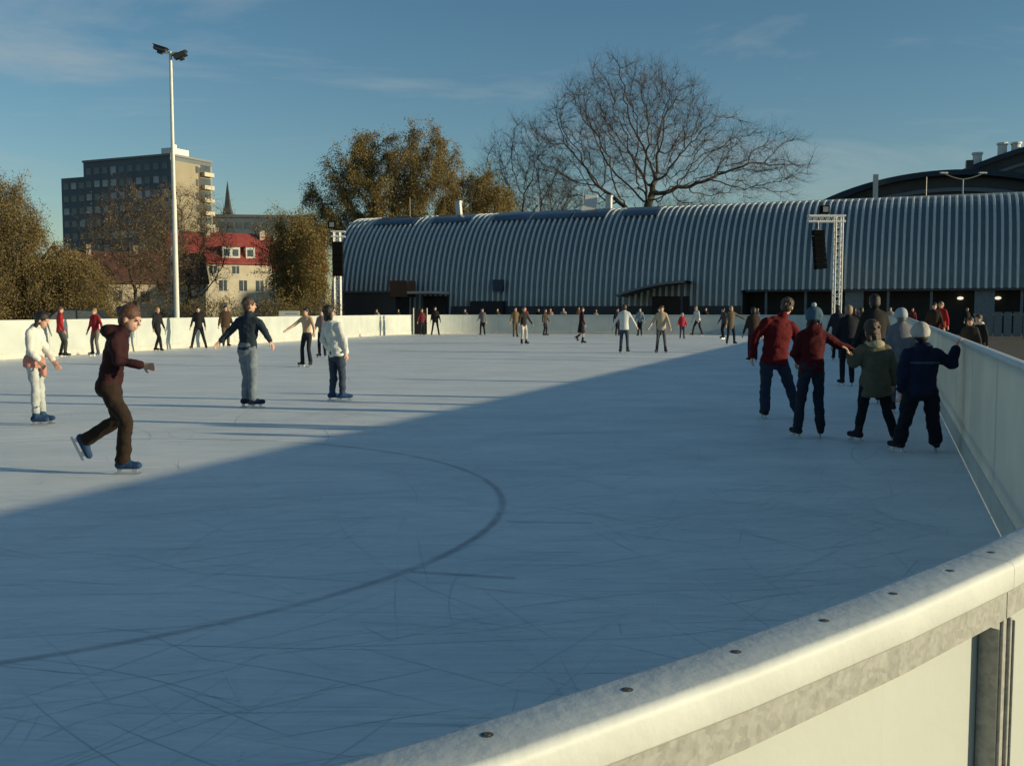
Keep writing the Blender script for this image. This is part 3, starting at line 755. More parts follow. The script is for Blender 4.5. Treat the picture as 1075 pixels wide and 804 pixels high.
# ------------------------------------------------------------------ parked car behind the left boards
car = empty('parked_car', (-24.4, 58.0, -0.03), 'dark parked car seen above the left boards by the willow', 'car', rz=R(12))
car_m = mat('dark_car_paint', (0.02, 0.024, 0.028), 0.25, var=0.1); glass_m = mat('car_glass', (0.10, 0.12, 0.13), 0.1, var=0.2)
b = MB(); pr = [(-2.2, 0.30), (2.2, 0.30), (2.25, 0.75), (2.1, 0.95), (1.35, 1.02), (0.75, 1.62), (-1.4, 1.66), (-2.05, 1.08), (-2.25, 0.95)]
n = len(pr); b.add([(x, -0.85, z) for x, z in pr] + [(x, 0.85, z) for x, z in pr], [tuple(range(n)), tuple(range(n, 2 * n))[::-1]] + [(k, (k + 1) % n, n + (k + 1) % n, n + k) for k in range(n)])
bevel(b.obj('body', car_m, car), 0.08, 3)
for pr in ([(0.65, 1.54), (-0.3, 1.58), (-0.3, 1.06), (1.15, 1.06)], [(-0.4, 1.58), (-1.32, 1.58), (-1.85, 1.08), (-0.4, 1.06)]):
    MB().add([(x, -0.864, z) for x, z in pr] + [(x, -0.852, z) for x, z in pr], [(0, 1, 2, 3), (7, 6, 5, 4)] + [(k, (k + 1) % 4, 4 + (k + 1) % 4, 4 + k) for k in range(4)]).obj('side_window', glass_m, car)
for x in (-1.4, 1.4):
    for y in (-0.78, 0.78):
        w_ = MB().tube((x, y - 0.11, 0.33), (x, y + 0.11, 0.33), 0.33, 0.33, 20).obj('wheel', black_m, car)
        MB().tube((x, y - 0.12, 0.33), (x, y + 0.12, 0.33), 0.2, 0.2, 14).obj('rim', galv_m, w_)

sg = empty('sign_board', (-11.75, 53.4, -0.03), 'white rectangular sign board just above the left boards', 'sign')
MB().box((-0.55, -0.02, 1.22), (0.55, 0.02, 1.56)).obj('panel', rail_m, sg)
for x in (-0.45, 0.4): MB().box((x, 0.021, 0), (x + 0.05, 0.07, 1.5)).obj('leg', galv_m, sg)
MB().box((-0.2, -0.026, 1.40), (0.45, -0.021, 1.44)).obj('lettering', mat('grey_print', (0.25, 0.25, 0.24), 0.7), sg)

# black gate in the far boards
gs_, gn_ = path_at(GATE_S)
gt = empty('rink_gate', (gs_[0] - gn_[0] * 0.09, gs_[1] - gn_[1] * 0.09, 0.0), 'black solid gate leaf at the far boards', 'gate', rz=math.atan2(gn_[0], -gn_[1]) + math.pi)
bevel(MB().box((-0.48, -0.05, 0.02), (0.48, 0.0, 1.62)).obj('leaf', mat('black_gate', (0.007, 0.007, 0.008), 0.9, spec=0.05), gt), 0.01)
MB().box((-0.53, -0.07, 0.0), (-0.485, 0.02, 1.7)).obj('post', galv_m, gt); MB().box((0.485, -0.07, 0.0), (0.53, 0.02, 1.7)).obj('post', galv_m, gt)
MB().box((0.30, -0.09, 0.95), (0.42, -0.051, 1.0)).obj('handle', galv_m, gt)

# low ribbed barrier on the ground at the right
rb = empty('ribbed_barrier', (26.2, 57.2, -0.03), 'low ribbed grey metal barrier under the hall at the right', 'barrier', rz=R(-12))
for k in range(26):
    MB().box((k * 0.5, 0, 0.12), (k * 0.5 + 0.40, 0.05, 1.5)).obj('slat', mat('barrier_metal', (0.13, 0.16, 0.18), 0.5, metal=0.4), rb)
MB().box((-0.1, 0.051, 1.30), (13.0, 0.1, 1.40)).obj('rail', galv_m, rb); MB().box((-0.1, 0.051, 0.2), (13.0, 0.1, 0.3)).obj('rail', galv_m, rb)
for k in range(6): MB().box((k * 2.55, 0.101, 0), (k * 2.55 + 0.08, 0.18, 1.45)).obj('post', galv_m, rb)

# ------------------------------------------------------------------ trees
bark_m = mat('grey_bark', (0.085, 0.070, 0.052), 0.9, var=0.3, nscale=2, bump=0.5, bscale=8)
twig_m = mat('brown_twigs', (0.090, 0.066, 0.046), 0.9, var=0.3, nscale=0.6)
def leaf_mat(name, c1, c2):
    m = mat(name, c1, 0.75, col2=c2, nscale=0.45, detail=3)
    t = m.node_tree; b = t.nodes['Principled BSDF']; out = t.nodes['Material Output']
    tr = t.nodes.new('ShaderNodeBsdfTranslucent'); ms = t.nodes.new('ShaderNodeMixShader'); ms.inputs[0].default_value = 0.35
    t.links.new(b.inputs['Base Color'].links[0].from_socket, tr.inputs[0]); t.links.new(b.outputs[0], ms.inputs[1]); t.links.new(tr.outputs[0], ms.inputs[2]); t.links.new(ms.outputs[0], out.inputs[0])
    return m
ochre = leaf_mat('ochre_leaves', (0.19, 0.145, 0.045), (0.31, 0.235, 0.080))
gold = leaf_mat('golden_leaves', (0.19, 0.145, 0.045), (0.32, 0.245, 0.085))

def grow(seed, envs, nattr, step, trunk, infl=4.0, kill=1.3, iters=70, lean=(0, 0)):
    rg = np.random.default_rng(seed)
    A = []
    vols = np.array([e[1][0] * e[1][1] * e[1][2] for e in envs]); vols = vols / vols.sum()
    for e, vf in zip(envs, vols):
        q = rg.normal(size=(int(nattr * vf) + 1, 3)); q /= np.linalg.norm(q, axis=1)[:, None]
        rr = rg.random(len(q)) ** (1 / 2.2)
        A.append(np.array(e[0]) + q * rr[:, None] * np.array(e[1]))
    A = np.vstack(A)
    nodes = [np.array(p, float) for p in trunk]; par = [-1] + list(range(len(trunk) - 1))
    N = np.array(nodes); nearest = np.full(len(A), 1e9); ni = np.zeros(len(A), int); done = 0
    for it in range(iters):
        new = N[done:]
        if len(new):
            d = np.linalg.norm(A[:, None, :] - new[None], axis=2); j = d.argmin(1); dm = d[np.arange(len(A)), j]
            up = dm < nearest; nearest[up] = dm[up]; ni[up] = j[up] + done
        done = len(N)
        keep = nearest > kill; A = A[keep]; nearest = nearest[keep]; ni = ni[keep]
        if len(A) == 0: break
        act = nearest < infl * (1 if it > 3 else 3)
        if not act.any(): act = nearest < nearest.min() + 0.5
        add = []; ap_ = []
        for k in np.unique(ni[act]):
            v = A[act][ni[act] == k] - N[k]; v = v / np.linalg.norm(v, axis=1)[:, None]; v = v.mean(0) + rg.normal(size=3) * 0.16
            v = v / (np.linalg.norm(v) + 1e-9)
            add.append(N[k] + v * step * rg.uniform(.8, 1.15)); ap_.append(k)
        if not add: break
        N = np.vstack([N, np.array(add)]); par += [int(q) for q in ap_]
    return N, par

def tree(name, label, loc, envs, trunk, seed, nattr=900, step=0.7, rtip=0.016, rexp=2.35, ntwig=3, ltwig=1.1, rtw=0.012, leaves=0, leaf=(0.16, 0.05), droop=0.0, lm=None, group=None, infl=4.0, kill=1.3, strand=0, twm=None):
    root = empty(name, loc, label, 'tree', group)
    N, par = grow(seed, envs, nattr, step, trunk, infl, kill)
    rg = random.Random(seed); n = len(N)
    ch = [0] * n; acc = [0.0] * n
    for i in range(n - 1, -1, -1):
        if acc[i] == 0: acc[i] = rtip ** rexp
        if par[i] >= 0: acc[par[i]] += acc[i]; ch[par[i]] += 1
    rad = [a ** (1 / rexp) for a in acc]
    T = MB(); C = MB()
    for i in range(1, n):
        p = par[i]; r0, r1 = rad[p], rad[i]
        if p != 0 and r0 > r1 * 1.8: r0 = r1 * 1.25
        if p == 0: r0 *= 1.35
        if r1 > 0.055: T.tube(N[p], N[i], r0, r1, 7 if r1 > 0.12 else 5, False)
        else: C.tube(N[p], N[i], r0, r1, 3, False)
    tipsv = [i for i in range(1, n) if rad[i] < 0.05]
    LV = MB()
    def add_leaf(p, sc=1.0):
        a = Vector((rg.gauss(0, 1), rg.gauss(0, 1), rg.gauss(0, 0.6) - droop)).normalized(); w = a.cross(Vector((rg.gauss(0, 1), rg.gauss(0, 1), rg.gauss(0, 1)))).normalized()
        l = leaf[0] * rg.uniform(.6, 1.3) * sc; h = leaf[1] * rg.uniform(.7, 1.3) * sc
        LV.add([p - w * h * 0.3, p + a * l * 0.5 - w * h, p + a * l, p + a * l * 0.5 + w * h], [(0, 1, 2, 3)])
    twig_tips = []
    for i in tipsv:
        d = Vector(N[i] - N[par[i]]).normalized()
        for q in range(ntwig):
            dd = (d * 0.8 + Vector((rg.gauss(0, .55), rg.gauss(0, .55), rg.gauss(0.12, .45)))).normalized()
            p = Vector(N[i]); L = ltwig * rg.uniform(.5, 1.3); r = rtw
            k_ = 3
            for s_ in range(k_):
                e = p + dd * L / k_; C.tube(p, e, r, r * 0.65, 3, False); twig_tips.append((p, e)); p = e; r *= 0.65
                dd = (dd + Vector((rg.gauss(0, .3), rg.gauss(0, .3), rg.gauss(0.02, .25) - droop * 0.7))).normalized()
            for _ in range(2):
                q0 = p - dd * L * rg.uniform(0.1, 0.6); d3 = (dd + Vector((rg.gauss(0, .7), rg.gauss(0, .7), rg.gauss(0, .5)))).normalized(); e3 = q0 + d3 * L * 0.4
                C.tube(q0, e3, r, r * 0.6, 3, False); twig_tips.append((q0, e3))
    if strand:                                            # hanging willow strands
        for _ in range(strand):
            i = rg.choice(tipsv); p = Vector(N[i]); L = rg.uniform(0.8, 2.6); dd = Vector((rg.gauss(0, .5), rg.gauss(0, .5), 0.15)); pts = [p]
            for s_ in range(5):
                dd = (dd + Vector((0, 0, -0.55))).normalized(); p = p + dd * L / 5; pts.append(p)
            for a, b_ in zip(pts, pts[1:]): C.tube(a, b_, 0.010, 0.008, 3, False); twig_tips.append((a, b_))
    for _ in range(leaves):
        a, b_ = rg.choice(twig_tips); add_leaf(a.lerp(b_, rg.random()) + Vector((rg.gauss(0, .18), rg.gauss(0, .18), rg.gauss(0, .18))))
    T.obj('trunk', bark_m, root, True)
    cr_ = C.obj('crown', twm or twig_m, root)
    if leaves:
        me = bpy.data.meshes.new('foliage'); me.from_pydata(LV.v, [], LV.f); me.materials.append(lm); fo = bpy.data.objects.new('foliage', me); COL.objects.link(fo); fo.parent = cr_; tag(fo, kind='stuff')
    return root

# the big bare tree behind the hall
tree('bare_tree', 'huge bare spreading tree rising behind the vaulted hall roof', (13.5, 111.0, -0.03),
     [((-0.5, 0, 19.2), (9.3, 7.5, 7.5)), ((-5.5, 0, 17.0), (6.0, 5, 6.5)), ((8.0, 0, 16.0), (6.0, 5, 5.5)), ((13.5, 0, 16.0), (5.0, 4, 3.6))],
     [(0, 0, 0), (0, 0, 2), (-.1, 0, 4), (0, .1, 5.6)], 11, nattr=2600, step=0.65, rtip=0.021, rexp=1.88, ntwig=8, ltwig=1.8, rtw=0.0115, infl=4.5, kill=1.0)
tree('bare_tree', 'smaller bare tree left of the huge bare tree behind the hall', (1.7, 117.0, -0.03),
     [((-.5, 0, 15.5), (5.5, 4.5, 7.0))], [(0, 0, 0), (0, 0, 2.5), (.1, 0, 5)], 12, nattr=1300, step=0.65, rtip=0.018, rexp=2.1, ntwig=6, ltwig=1.6, rtw=0.013, infl=4.5, kill=1.0)
tree('bare_tree', 'low dense bare tree behind the hall between the yellow tree and the huge tree', (5.7, 125.0, -0.03),
     [((0, 0, 11.5), (5.5, 5, 5.5))], [(0, 0, 0), (0, 0, 2.5), (.1, 0, 5)], 13, nattr=650, step=0.75, rtip=0.022, ntwig=6, ltwig=1.6, rtw=0.02, infl=5, kill=1.2)
tree('bare_tree', 'low pale bare tree under the right limb of the huge tree', (19.8, 120.0, -0.03),
     [((0, 0, 10.5), (6.5, 4, 3.8))], [(0, 0, 0), (0, 0, 2.5), (.1, 0, 5)], 14, nattr=450, step=0.75, rtip=0.018, ntwig=6, ltwig=1.5, rtw=0.016, infl=5, kill=1.2)
for t_, k_ in zip([o for o in COL.objects if o.get('category') == 'tree'], (1.08, 1.04, 1.04, 1.07)): t_.scale = (k_, k_, k_)
# yellow trees behind the hall
tree('willow_tree', 'large golden-brown willow behind the left end of the hall', (-13.2, 100.5, -0.03),
     [((0, 0, 15.5), (6.2, 5, 5.6)), ((5.0, 0, 16.5), (4.6, 4, 5.2)), ((-4.5, 0, 12.5), (3.6, 4, 4.5)), ((1.0, 0, 10.5), (8.5, 5, 3.5))], [(0, 0, 0), (.2, 0, 3), (0, .2, 6)], 21, nattr=900, step=0.75, rtip=0.02, ntwig=3, ltwig=1.4, leaves=110000, leaf=(0.20, 0.05), droop=0.5, lm=ochre, infl=5, kill=1.3, strand=3500)
tree('willow_tree', 'golden willow standing right of the large willow behind the hall', (-3.3, 104.0, -0.03),
     [((0, 0, 12.5), (4.6, 4, 5.0))], [(0, 0, 0), (.2, 0, 3), (0, .2, 5)], 22, nattr=500, step=0.75, rtip=0.02, ntwig=3, ltwig=1.3, leaves=55000, leaf=(0.20, 0.05), droop=0.5, lm=ochre, infl=5, kill=1.3, strand=2200)
for o in [o for o in COL.objects if o.get('category') == 'tree'][-2:]: o.scale = (0.93, 0.93, 0.93)
# left edge
tree('willow_tree', 'tall yellow willow at the left edge of the picture', (-33.6, 64.0, -0.03),
     [((0, 0, 7.0), (4.0, 3.2, 3.6)), ((0.0, 0, 3.2), (4.2, 3.2, 2.6))], [(0, 0, 0), (.1, 0, 1.2), (0, .1, 2.0)], 23, nattr=1000, step=0.42, rtip=0.013, ntwig=3, ltwig=0.9, leaves=95000, leaf=(0.14, 0.030), droop=0.7, lm=gold, infl=3, kill=0.75, strand=4200)
tree('willow_tree', 'low brownish willow bush beside the left edge willow', (-29.6, 66.0, -0.03),
     [((0, 0, 3.0), (3.4, 3.0, 3.0))], [(0, 0, 0), (.1, 0, .6), (0, .1, 1.0)], 24, nattr=800, step=0.40, rtip=0.012, ntwig=3, ltwig=0.8, leaves=60000, leaf=(0.14, 0.030), droop=0.6, lm=ochre, infl=3, kill=0.7, strand=2400)
# bare trees in front of the houses
tree('bare_tree', 'dark bare tree left of the floodlight mast', (-27.0, 73.0, -0.03),
     [((0, 0, 6.0), (4.0, 3, 4.8))], [(0, 0, 0), (.1, 0, 1.0), (0, .1, 1.8)], 31, nattr=750, step=0.45, rtip=0.017, rexp=2.1, ntwig=8, ltwig=1.1, rtw=0.011, infl=3, kill=0.7, leaves=4000, leaf=(0.12, 0.04), lm=ochre)
tree('bare_tree', 'dark bare tree standing close behind the floodlight mast', (-25.0, 78.0, -0.03),
     [((0, 0, 6.3), (3.6, 3, 5.0))], [(0, 0, 0), (.1, 0, 1.0), (0, .1, 1.8)], 32, nattr=750, step=0.45, rtip=0.017, rexp=2.1, ntwig=8, ltwig=1.1, rtw=0.011, infl=3, kill=0.7, leaves=4000, leaf=(0.12, 0.04), lm=ochre)
tree('bare_tree', 'thin bare tree beside the church spire and pale house', (-21.6, 92.0, -0.03),
     [((0, 0, 7.5), (2.2, 2, 3.8))], [(0, 0, 0), (.1, 0, 1.5), (0, .1, 3)], 33, nattr=260, step=0.5, rtip=0.014, ntwig=4, ltwig=0.9, infl=3, kill=0.8, leaves=2500, leaf=(0.16, 0.05), lm=ochre)
tree('yellow_tree', 'rounded yellow-brown tree at the left end of the hall', (-16.2, 77.5, -0.03),
     [((0, 0, 5.3), (2.5, 2.4, 4.2))], [(0, 0, 0), (.1, 0, 1.0), (0, .1, 1.8)], 34, nattr=600, step=0.42, rtip=0.014, ntwig=3, ltwig=0.9, leaves=45000, leaf=(0.15, 0.038), droop=0.3, lm=ochre, infl=3, kill=0.8, strand=500)

# brown hedge bushes behind the left boards
for k, (x, y, w, h, lb) in enumerate(((-22.2, 68, 2.2, 1.9, 'brown hedge bush right of the dark parked car'), (-19.0, 66, 2.4, 2.2, 'brown hedge bush behind the floodlight mast foot'), (-15.8, 67, 2.2, 2.0, 'brown hedge bush behind the man in the denim jacket'),
                                     (-13.6, 70, 1.8, 2.1, 'brown hedge bush below the yellow-brown tree'), (-36.5, 58, 3.2, 2.4, 'brown hedge bush under the left edge willow'), (-26.4, 64.5, 2.0, 1.9, 'brown hedge bush behind the dark parked car'))):
    t = tree('hedge_bush', lb, (x, y, -0.03), [((0, 0, h * 0.55), (w, 1.2, h * 0.62))], [(0, 0, 0), (0, 0, 0.25)], 50 + k, nattr=260, step=0.28, rtip=0.010, ntwig=4, ltwig=0.6, rtw=0.009, leaves=3500, leaf=(0.10, 0.035), lm=ochre, infl=3, kill=0.45, group='brown hedge bushes behind the left boards')
    t['category'] = 'bush'

# ------------------------------------------------------------------ people
skin_m = mat('skin', (0.52, 0.30, 0.21), 0.55, var=0.06, nscale=14)
eye_m = mat('eye_dark', (0.02, 0.015, 0.012), 0.2)
blade_m = mat('skate_blade', (0.55, 0.56, 0.57), 0.25, metal=0.8)
HAIR = {'dark': (0.014, 0.009, 0.007), 'brown': (0.055, 0.028, 0.014), 'blond': (0.26, 0.17, 0.08), 'auburn': (0.09, 0.035, 0.015), 'grey': (0.16, 0.15, 0.14)}
FAB = {}
def fabric(col, kind='cloth'):
    key = (tuple(col), kind)
    if key not in FAB:
        FAB[key] = mat('fabric_%d' % len(FAB), col, 0.85, var=0.16, nscale=7, bump=0.35, bscale=34, spec=0.2, detail=6)
    return FAB[key]

def ell(bm, c, r, rot=None, u=14, v=10):
    m = Matrix.Translation(Vector(c)) @ (rot.to_4x4() if rot else Matrix.Identity(4)) @ Matrix.Diagonal((*r, 1))
    bmesh.ops.create_uvsphere(bm, u_segments=u, v_segments=v, radius=1, matrix=m)
def cap(bm, a, b, ra, rb, n=10):
    a = Vector(a); b = Vector(b); d = b - a; L = d.length
    if L < 1e-5: ell(bm, a, (ra,) * 3); return
    z = d / L; q = z.to_track_quat('Z', 'Y').to_matrix()
    rings = []
    for k in range(-4, 1):
        t = k / 4 * math.pi / 2; rings.append((a + z * ra * math.sin(t), ra * math.cos(t)))
    for k in range(0, 5):
        t = k / 4 * math.pi / 2; rings.append((b + z * rb * math.sin(t), rb * math.cos(t)))
    vv = []
    for c, r in rings:
        r = max(r, 1e-4); vv.append([bm.verts.new(c + q @ Vector((math.cos(2 * math.pi * k / n) * r, math.sin(2 * math.pi * k / n) * r, 0))) for k in range(n)])
    for i in range(len(vv) - 1):
        for k in range(n): bm.faces.new((vv[i][k], vv[i][(k + 1) % n], vv[i + 1][(k + 1) % n], vv[i + 1][k]))
    bm.faces.new(vv[0][::-1]); bm.faces.new(vv[-1])
def loft(bm, rings, n=18):
    # rings: (centre, right vector, front vector, half width, half depth)
    vv = []
    for c, rv, fv, w, d in rings:
        vv.append([bm.verts.new(Vector(c) + rv * (w * math.cos(2 * math.pi * k / n)) + fv * (d * math.sin(2 * math.pi * k / n))) for k in range(n)])
    for i in range(len(vv) - 1):
        for k in range(n): bm.faces.new((vv[i][k], vv[i][(k + 1) % n], vv[i + 1][(k + 1) % n], vv[i + 1][k]))
    bm.faces.new(vv[0][::-1]); bm.faces.new(vv[-1])

BAKE = []
def raw(name, bm, m, parent, vox, wrinkle=0.0, smooth=4):
    bmesh.ops.recalc_face_normals(bm, faces=bm.faces)
    me = bpy.data.meshes.new(name); bm.to_mesh(me); bm.free(); me.materials.append(m)
    o = link(name, me, None, parent)
    md = o.modifiers.new('remesh', 'REMESH'); md.mode = 'VOXEL'; md.voxel_size = vox; md.use_smooth_shade = True
    sm = o.modifiers.new('smooth', 'SMOOTH'); sm.factor = 0.5; sm.iterations = smooth
    BAKE.append((o, wrinkle))
    return o

def person(loc, J, st, label, vox=0.03, group=None):
    """J: joints in metres, x right, y away from the camera, z up, feet on z=0."""
    root = empty('person', (loc[0], loc[1], 0.004), label, 'person', group)
    J = {k: Vector(v) for k, v in J.items()}
    sc = st.get('scale', 1.0); fine = vox < 0.02
    sl, sr = J['sl'], J['sr']; hl, hr = J['hl'], J['hr']
    chest = (sl + sr) / 2; pel = (hl + hr) / 2
    up = (chest - pel).normalized()
    rvc = (sr - sl).normalized(); fvc = up.cross(rvc).normalized() * 1.0
    rvp = (hr - hl).normalized() if (hr - hl).length > .02 else rvc
    fvp = up.cross(rvp).normalized()
    rvp = fvp.cross(up).normalized()
    hd = J['head']; face = J.get('face', Vector((0, -1, 0))).normalized()
    hup = (hd - chest).normalized(); hup = (hup * 0.5 + Vector((0, 0, 1)) * 0.5).normalized()
    face = (face - hup * face.dot(hup)).normalized(); hrt = face.cross(hup).normalized()
    rot = Matrix((hrt, face, hup)).transposed()
    hs_ = st.get('head', 1.0) * sc
    H = lambda x, y, z: hd + (hrt * x + face * y + hup * z) * hs_
    # ---- body
    bm = bmesh.new()
    ell(bm, H(0, -0.010, 0.025), (0.076 * hs_, 0.092 * hs_, 0.090 * hs_), rot)
    ell(bm, H(0, 0.018, -0.045), (0.058 * hs_, 0.066 * hs_, 0.074 * hs_), rot)
    cap(bm, H(0, 0.045, -0.088), H(0, 0.055, -0.080), 0.028 * hs_, 0.025 * hs_)
    cap(bm, H(0, 0.082, 0.005), H(0, 0.100, -0.030), 0.010 * hs_, 0.015 * hs_, 8)
    cap(bm, H(-0.03, 0.072, 0.022), H(0.03, 0.072, 0.022), 0.017 * hs_, 0.017 * hs_, 8)
    cap(bm, H(-0.018, 0.076, -0.062), H(0.018, 0.076, -0.062), 0.011 * hs_, 0.011 * hs_, 8)
    for s_ in (-1, 1): ell(bm, H(s_ * 0.078, -0.012, -0.015), (0.012 * hs_, 0.022 * hs_, 0.034 * hs_), rot, 8, 6)
    cap(bm, chest + up * 0.02 * sc, H(0, -0.018, -0.07), 0.058 * sc, 0.050 * sc)
    loft(bm, [(chest + up * 0.03 * sc, rvc, fvc, 0.10 * sc, 0.06 * sc), (chest - up * 0.06 * sc, rvc, fvc, 0.145 * sc, 0.09 * sc), (chest.lerp(pel, .55), (rvc + rvp).normalized(), fvc, 0.115 * sc, 0.08 * sc), (pel, rvp, fvp, 0.135 * sc, 0.09 * sc), (pel - up * 0.06 * sc, rvp, fvp, 0.10 * sc, 0.07 * sc)])
    for s_ in 'lr':
        cap(bm, J['s' + s_].lerp(chest, 0.3) - up * 0.03 * sc, J['e' + s_], 0.036 * sc, 0.033 * sc); cap(bm, J['e' + s_], J['w' + s_], 0.036 * sc, 0.026 * sc)
        cap(bm, J['h' + s_], J['k' + s_], 0.072 * sc, 0.048 * sc); cap(bm, J['k' + s_], J['a' + s_], 0.048 * sc, 0.034 * sc)
        # hand with a palm and five unequal, slightly curled fingers
        w = J['w' + s_]; d = (w - J['e' + s_]).normalized()
        hdv = J.get('hd' + s_); d = (hdv.normalized() if hdv else d)
        side = d.cross(rvc * (1 if s_ == 'r' else -1))
        if side.length < .2: side = d.cross(Vector((0, 0, 1)))
        side.normalize(); pn = side.cross(d).normalized()
        if pn.z > 0: pn = -pn
        q = sc * st.get('hand', 1.0)
        kn = w + d * 0.085 * q
        if vox > 0.02:
            cap(bm, w, kn, 0.030 * q, 0.036 * q); cap(bm, kn, kn + d * 0.05 * q + pn * 0.02 * q, 0.034 * q, 0.022 * q); cap(bm, w + side * 0.02 * q, w + d * 0.06 * q + side * 0.052 * q, 0.017 * q, 0.014 * q)
        else:
            for t_ in (-0.026, -0.009, 0.009, 0.026): cap(bm, w + side * t_ * 0.6 * q, kn + side * t_ * q, 0.017 * q, 0.0135 * q, 8)
            for t_, L_ in ((-0.033, 0.060), (-0.011, 0.076), (0.011, 0.082), (0.033, 0.074)):
                b0 = kn + side * t_ * q; b1 = b0 + (d * 0.92 + pn * 0.35 + side * t_ * 1.5).normalized() * L_ * 0.5 * q; b2 = b1 + (d * 0.65 + pn * 0.75 + side * t_).normalized() * L_ * 0.5 * q
                cap(bm, b0, b1, 0.0098 * q, 0.0092 * q, 8); cap(bm, b1, b2, 0.0092 * q, 0.008 * q, 8)
            t0 = w + d * 0.018 * q + side * 0.026 * q; t1 = t0 + (d * 0.65 + side * 0.75 + pn * 0.2).normalized() * 0.045 * q; t2 = t1 + (d * 0.9 + side * 0.25 + pn * 0.3).normalized() * 0.032 * q
            cap(bm, t0, t1, 0.0135 * q, 0.011 * q, 8); cap(bm, t1, t2, 0.011 * q, 0.0088 * q, 8)
    bo = raw('body', bm, skin_m, root, 0.0075 if fine else min(vox, 0.026), 0, 2)
    if st.get('eyes'):
        for s_ in (-1, 1):
            e_ = bmesh.new(); ell(e_, H(s_ * 0.031, 0.083, 0.003), (0.013 * hs_, 0.008 * hs_, 0.008 * hs_), rot, 10, 8)
            me = bpy.data.meshes.new('eye'); e_.to_mesh(me); e_.free(); link('eye', me, eye_m, root)
    # ---- jacket
    bulk = st.get('bulk', 1.0); hem = st.get('hem', 0.10) * sc; flare = st.get('flare', 1.0)
    bm = bmesh.new()
    nw = 0.066 * sc
    rings = [(chest + up * 0.062 * sc, rvc, fvc, nw, nw), (chest + up * 0.035 * sc, rvc, fvc, 0.125 * sc, 0.078 * sc * bulk), (chest - up * 0.02 * sc, rvc, fvc, 0.172 * sc * (0.5 + .5 * bulk), 0.102 * sc * bulk),
             (chest.lerp(pel, .30), rvc, fvc, 0.170 * sc * bulk, 0.118 * sc * bulk), (chest.lerp(pel, .66), (rvc + rvp).normalized(), fvc, st.get('waist', 0.148) * sc * bulk, 0.108 * sc * bulk),
             (pel, rvp, fvp, 0.165 * sc * bulk * (0.5 + .5 * flare), 0.122 * sc * bulk * (.5 + .5 * flare)), (pel - up * hem, rvp, fvp, 0.168 * sc * bulk * flare, 0.128 * sc * bulk * flare)]
    loft(bm, rings)
    ar = st.get('arm', 1.0) * sc
    for s_ in 'lr': cap(bm, chest + up * 0.05 * sc, J['s' + s_] - up * 0.012 * sc, 0.068 * sc, 0.056 * sc)
    nk = H(0, -0.018, -0.075)
    cap(bm, chest + up * 0.03 * sc, (chest + up * 0.03 * sc).lerp(nk, 0.55), 0.080 * sc, 0.070 * sc)
    for s_ in 'lr':
        si = J['s' + s_].lerp(chest, 0.10) - up * 0.015 * sc; cap(bm, si, J['e' + s_], 0.062 * ar * (.6 + .4 * bulk), 0.055 * ar * (.6 + .4 * bulk)); wr = J['w' + s_]
        cap(bm, J['e' + s_], J['e' + s_].lerp(wr, 0.90), 0.053 * ar * (.6 + .4 * bulk), 0.042 * ar * (.6 + .4 * bulk))
    if st.get('hood'):
        ell(bm, chest + up * 0.07 * sc - fvc * 0.085 * sc, (0.11 * sc, 0.075 * sc, 0.075 * sc))
        if st['hood'] == 2: ell(bm, chest + up * 0.10 * sc - fvc * 0.09 * sc, (0.12 * sc, 0.085 * sc, 0.075 * sc))
    jk = raw(st.get('top_name', 'jacket'), bm, fabric(st['top']), root, max(vox, 0.014), 0.017 if fine else 0.0)
    if st.get('collar'):
        bm = bmesh.new(); cap(bm, chest + up * 0.045 * sc - rvc * .05 * sc, chest + up * 0.045 * sc + rvc * .05 * sc, 0.085 * sc, 0.085 * sc); ell(bm, chest + up * 0.06 * sc - fvc * 0.07 * sc, (0.12 * sc, 0.07 * sc, 0.065 * sc))
        raw('collar', bm, fabric(st['collar']), root, max(vox * .8, 0.014), 0.006 if fine else 0)
    if st.get('stripe'):
        bm = bmesh.new(); q0 = chest.lerp(pel, .20); q1 = chest.lerp(pel, .255)
        loft(bm, [(q0, rvc, fvc, 0.180 * sc * bulk, 0.128 * sc * bulk), (q1, rvc, fvc, 0.183 * sc * bulk, 0.131 * sc * bulk)])
        raw('reflective_stripe', bm, fabric(st['stripe']), root, 0.010, 0.006)
    if st.get('waistband'):
        bm = bmesh.new(); loft(bm, [(pel + up * 0.07 * sc, rvp, fvp, .158 * sc, .125 * sc), (pel, rvp, fvp, .178 * sc, .14 * sc), (pel - up * .11 * sc, rvp, fvp, .18 * sc, .142 * sc)])
        cap(bm, pel + fvp * 0.13 * sc, pel + fvp * 0.17 * sc - up * 0.22 * sc, 0.05 * sc, 0.035 * sc)
        raw('tied_sweater', bm, fabric(st['waistband']), root, max(vox, 0.014), 0.008)
    # ---- trousers
    bm = bmesh.new(); lw = st.get('leg', 1.0) * sc
    loft(bm, [(pel + up * 0.10 * sc, rvp, fvp, .140 * sc, .105 * sc), (pel, rvp, fvp, .160 * sc, .122 * sc), (pel - up * 0.075 * sc, rvp, fvp, .15 * sc, .115 * sc), (pel - up * 0.12 * sc, rvp, fvp, .10 * sc, .085 * sc)])
    if st.get('skirt'):
        loft(bm, [(pel + up * .02, rvp, fvp, .16 * sc, .12 * sc), (pel - up * 0.42 * sc, rvp, fvp, .21 * sc, .17 * sc)])
    fl = st.get('cuff', 1.0)
